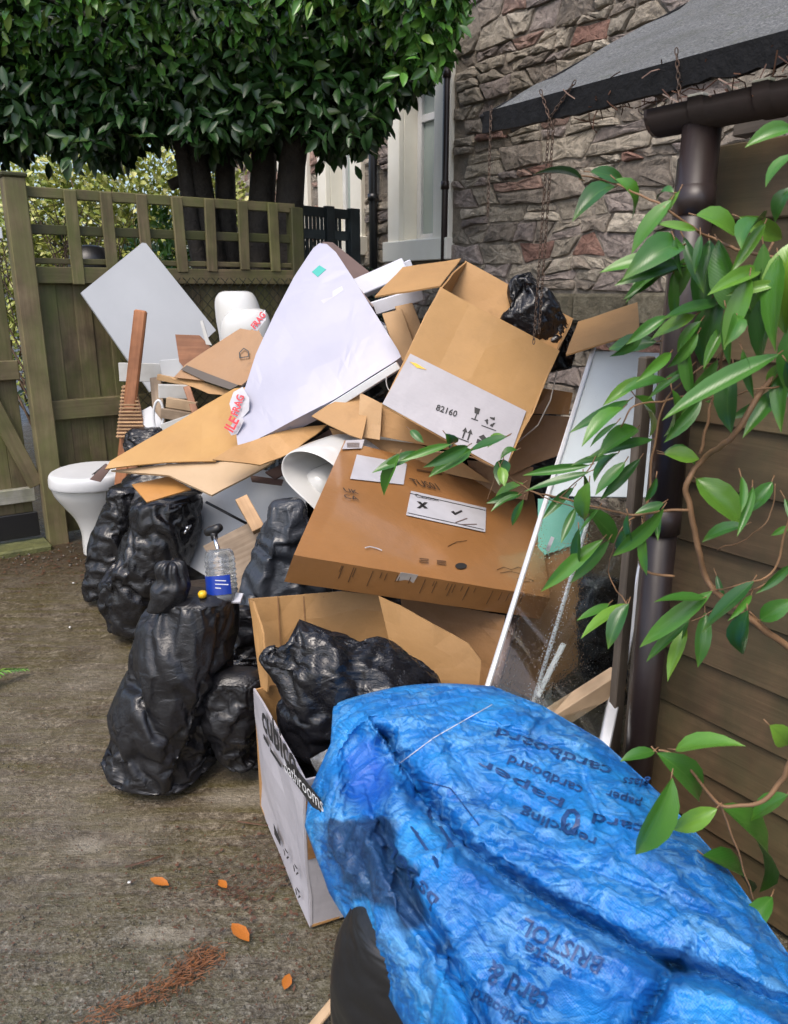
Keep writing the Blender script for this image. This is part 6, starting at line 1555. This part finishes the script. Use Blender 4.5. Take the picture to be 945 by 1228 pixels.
for curl, fold, tw_2 in ((.45, .6, .35), (.8, .8, -.5), (.3, .5, .7), (1.1, .7, -.2), (.6, 1.1, .3)):
    V_, F_ = climber_template(curl, fold, tw_2); me = bpy.data.meshes.new('leaf'); me.from_pydata(V_, [], F_); finish(me, M_['climber'], True); tms.append(me)
stalks = MB()
rs = random.Random(11)
extra = []
for i in range(38):
    if i < 24: x, y = rs.uniform(790, 950), rs.uniform(225, 470)
    elif i < 32: x, y = rs.uniform(690, 800), rs.uniform(470, 640)
    else: x, y = rs.uniform(840, 950), rs.uniform(560, 740)
    a = rs.uniform(1.2, 3.0); L = rs.uniform(45, 100) if i < 24 else rs.uniform(30, 65); extra.append('%f %f %f %f %f' % (x, y, x + L * math.cos(a), y + L * math.sin(a), L * .23))
LV += '|' + '|'.join(extra)
for row in LV.split('|'):
    x0, y0, x1, y1, w = map(float, row.split()); Y0 = YY(x0, y0) + rs.uniform(-.05, .06)
    p = at(x0, y0, Y0); q = at(x1, y1, Y0 + rs.uniform(-.07, .05)); d = (q - p); L = d.length; d.normalize()
    view = (EYE - (p + q) / 2).normalized(); n_ = (view + Vector((rs.uniform(-.9, .9), rs.uniform(-.2, .3), rs.uniform(.1, 1.0)))); n_ = (n_ - d * n_.dot(d)).normalized(); b2 = n_.cross(d)
    W = w / FOC * Y0 * rs.uniform(.66, .92) / max(.5, n_.dot(view)); W = min(W, L * .5)
    M = Matrix(((d.x * L, b2.x * W, n_.x * W, p.x), (d.y * L, b2.y * W, n_.y * W, p.y), (d.z * L, b2.z * W, n_.z * W, p.z), (0, 0, 0, 1)))
    local('leaf', rs.choice(tms), M, cl)
    stalks.tube([p + d * L * .05, p - d * .012 + Vector((0, .008, 0))], .0012, 5)
tag(stalks.build('leaf_stalks', M_['stem'], cl, True), kind='stuff')

# ================================================================== debris on the drive
Vd, Fd = leaf_template(-.05, .10)
dlm = bpy.data.meshes.new('fallen_leaf'); dlm.from_pydata(Vd.tolist(), [], Fd); finish(dlm, M_['dead_leaf'], True)
for (x0, y0), (x1, y1), wr, lb_ in (((278, 1107), (299, 1131), .42, 'wet orange dead leaf lying on the drive near the white carton'), ((180, 1053), (203, 1063), .4, 'small brown curled leaf fragment left of the orange leaf'),
        ((341, 1187), (347, 1168), .6, 'thin orange leaf fragment right of the needle drift'), ((262, 1055), (272, 1066), .5, 'yellow brown leaf fragment above the orange leaf')):
    p_, q_ = gnd(x0, y0, .011), gnd(x1, y1, .013); d = q_ - p_; L = d.length; d.normalize(); n_ = (Z + Vector((random.uniform(-.3, .3), random.uniform(-.3, .3), 0))); n_ = (n_ - d * n_.dot(d)).normalized(); b2 = n_.cross(d); W = L * wr
    tag(local('fallen_leaf', dlm, Matrix(((d.x * L, b2.x * W, n_.x * L, p_.x), (d.y * L, b2.y * W, n_.y * L, p_.y), (d.z * L, b2.z * W, n_.z * L, p_.z), (0, 0, 0, 1)))), lb_, 'dead leaf')
def needles(n, pts_, spread_, mat, L=(.012, .035), r=.0009, pile=.012):
    mb = MB()
    for i in range(n):
        q = polyline(pts_, random.random()); p = gnd(q[0] + random.gauss(0, spread_[0]), q[1] + random.gauss(0, spread_[1]), 0); a = random.uniform(0, 6.28) if random.random() < .5 else .6 + random.gauss(0, .4)
        d = Vector((math.cos(a), math.sin(a), random.uniform(-.15, .3))).normalized(); p.z = .004 + random.random() ** 2 * pile; mb.tube([p, p + d * random.uniform(*L)], r, 3, False)
    return mb
nc = needles(430, [(110, 1226), (150, 1207), (185, 1196), (205, 1184), (222, 1170), (228, 1160), (240, 1152), (252, 1146)], (11, 6), None, (.008, .026), .0011).build('needle_litter', M_['needles']); tag(nc, 'drift of wet orange brown conifer needles at the bottom of the drive', 'needles', kind='stuff')
mb = needles(160, [(235, 1062), (290, 1075), (335, 1045), (345, 1030)], (14, 6), None, (.006, .02), .0012)
for q in range(5):
    x0, y0 = random.uniform(0, 380), random.uniform(1080, 1225)
n_l = []
def flakes(n, region, size, z=.006):
    V = []; Fc = []
    for i in range(n):
        x, y = region(); p = gnd(x, y, z); a = random.uniform(0, 6.28); s = random.uniform(*size); u = Vector((math.cos(a), math.sin(a), random.uniform(-.25, .25))) * s; w = Vector((-math.sin(a), math.cos(a), random.uniform(-.25, .25))) * s * random.uniform(.3, .7)
        b = len(V); V += [p - u, p - u * .2 + w, p + u, p + u * .1 - w]; Fc.append((b, b + 3, b + 2, b + 1))
    return V, Fc
def reg_drive():
    while True:
        x, y = random.uniform(-10, 400), 668 + (1228 - 668) * random.random() ** 1.0
        if y > 990 or x < 130 + (y < 760) * -20: return x, y
V, Fc = flakes(1600, reg_drive, (.0012, .005)); 
V3, F3 = flakes(260, lambda: (random.gauss(310, 55), random.gauss(1070, 42)), (.002, .009)); F3 = [tuple(a + len(V) for a in f) for f in F3]
V5, F5 = flakes(500, lambda: (random.uniform(0, 140), random.gauss(672, 14)), (.004, .012)); F5 = [tuple(a + len(V) + len(V3) for a in f) for f in F5]
o = mesh('leaf_litter', V + V3 + V5, Fc + F3 + F5, M_['litter']); tag(o, 'scattered reddish brown leaf litter on the drive', 'leaf litter', kind='stuff')
o = mb.build('twig_litter', M_['litter']); tag(o, 'fine dark twig fragments on the drive by the white carton', 'twigs', kind='stuff')
mb = MB()
def pebble(p, s):
    ico = [(0, 0, 1), (.89, 0, .45), (.28, .85, .45), (-.72, .53, .45), (-.72, -.53, .45), (.28, -.85, .45), (.72, .53, -.45), (-.28, .85, -.45), (-.89, 0, -.45), (-.28, -.85, -.45), (.72, -.53, -.45)]
    F_ = [(0, 1, 2), (0, 2, 3), (0, 3, 4), (0, 4, 5), (0, 5, 1), (1, 6, 2), (2, 6, 7), (2, 7, 3), (3, 7, 8), (3, 8, 4), (4, 8, 9), (4, 9, 5), (5, 9, 10), (5, 10, 1), (1, 10, 6)]
    k = [random.uniform(.7, 1.2) for _ in range(3)]; mb.add([p + Vector((x * k[0], y * k[1], z * k[2] * .7)) * s for x, y, z in ico], F_)
for i in range(1000):
    x, y = reg_drive(); 
    if i % 2: y = 980 + (y - 668) * .45
    pebble(gnd(x, y, .002), random.uniform(.0012, .0036))
for i in range(90): pebble(gnd(random.uniform(-30, 120), random.gauss(668, 7), .004), random.uniform(.004, .010))
o = mb.build('grit', M_['pebble'], None, True); tag(o, 'loose grit and small pebbles on the concrete drive', 'grit', kind='stuff')
for (x, y), s, lb_ in (((84, 752), .008, 'small white chip lying on the drive left of the leaning bag'), ((88, 699), .006, 'tiny white chip on the dark drive near the gate post'), ((155, 1058), .005, 'white pebble on the drive above the needle drift'), ((135, 671), .016, 'white fragment at the foot of the toilet')):
    mb = MB(); pebble(gnd(x, y, .006), s); tag(mb.build('white_chip', M_['white_paint'], None, True), lb_, 'chip')
# green frond at the left edge
fr = thing('fern_frond', gnd(8, 808), 'bright green fern frond poking in at the left edge of the drive', 'fern')
a0, a1 = gnd(-30, 818, .05), gnd(30, 803, .03); mb = MB(); mb.tube([a0, a0.lerp(a1, .5) + Z * .02, a1], .0025, 5); mb.build('stem', M_['green_leaf'], fr)
V_, F_ = leaf_template(.2, .2)
lm = bpy.data.meshes.new('leaf'); lm.from_pydata(V_.tolist(), [], F_); finish(lm, M_['green_leaf'], True)
for i in range(13):
    t = i / 12; c = a0.lerp(a1, t) + Z * .02 * (1 - abs(2 * t - 1))
    for s in (-1, 1):
        d = ((a1 - a0).normalized() + Vector((0, s * .9, .1))).normalized(); n_ = Vector((0, 0, 1)); n_ = (n_ - d * n_.dot(d)).normalized(); b2 = n_.cross(d); L = .055 * (1 - .6 * t); W = L * .3
        local('leaf', lm, Matrix(((d.x * L, b2.x * W, n_.x * L, c.x), (d.y * L, b2.y * W, n_.y * L, c.y), (d.z * L, b2.z * W, n_.z * L, c.z), (0, 0, 0, 1))), fr)
plank('wood_stick', gnd(372, 1235, .02), gnd(402, 1200, .03), .022, .008, RT, M_['beech'], 'split pale stick on the drive beside the black tub', 'stick')
mb = MB(); mb.tube([gnd(150, 1040, .008), gnd(178, 1032, .012), gnd(196, 1026, .006)], .0025, 5); tag(mb.build('twig', M_['litter']), 'thin dark twig lying alone on the open drive', 'twig')
mb = MB(); mb.tube([gnd(285, 985, .006), gnd(320, 990, .010), gnd(352, 975, .006)], .002, 5); tag(mb.build('twig', M_['litter']), 'thin dark twig lying close to the white carton', 'twig')
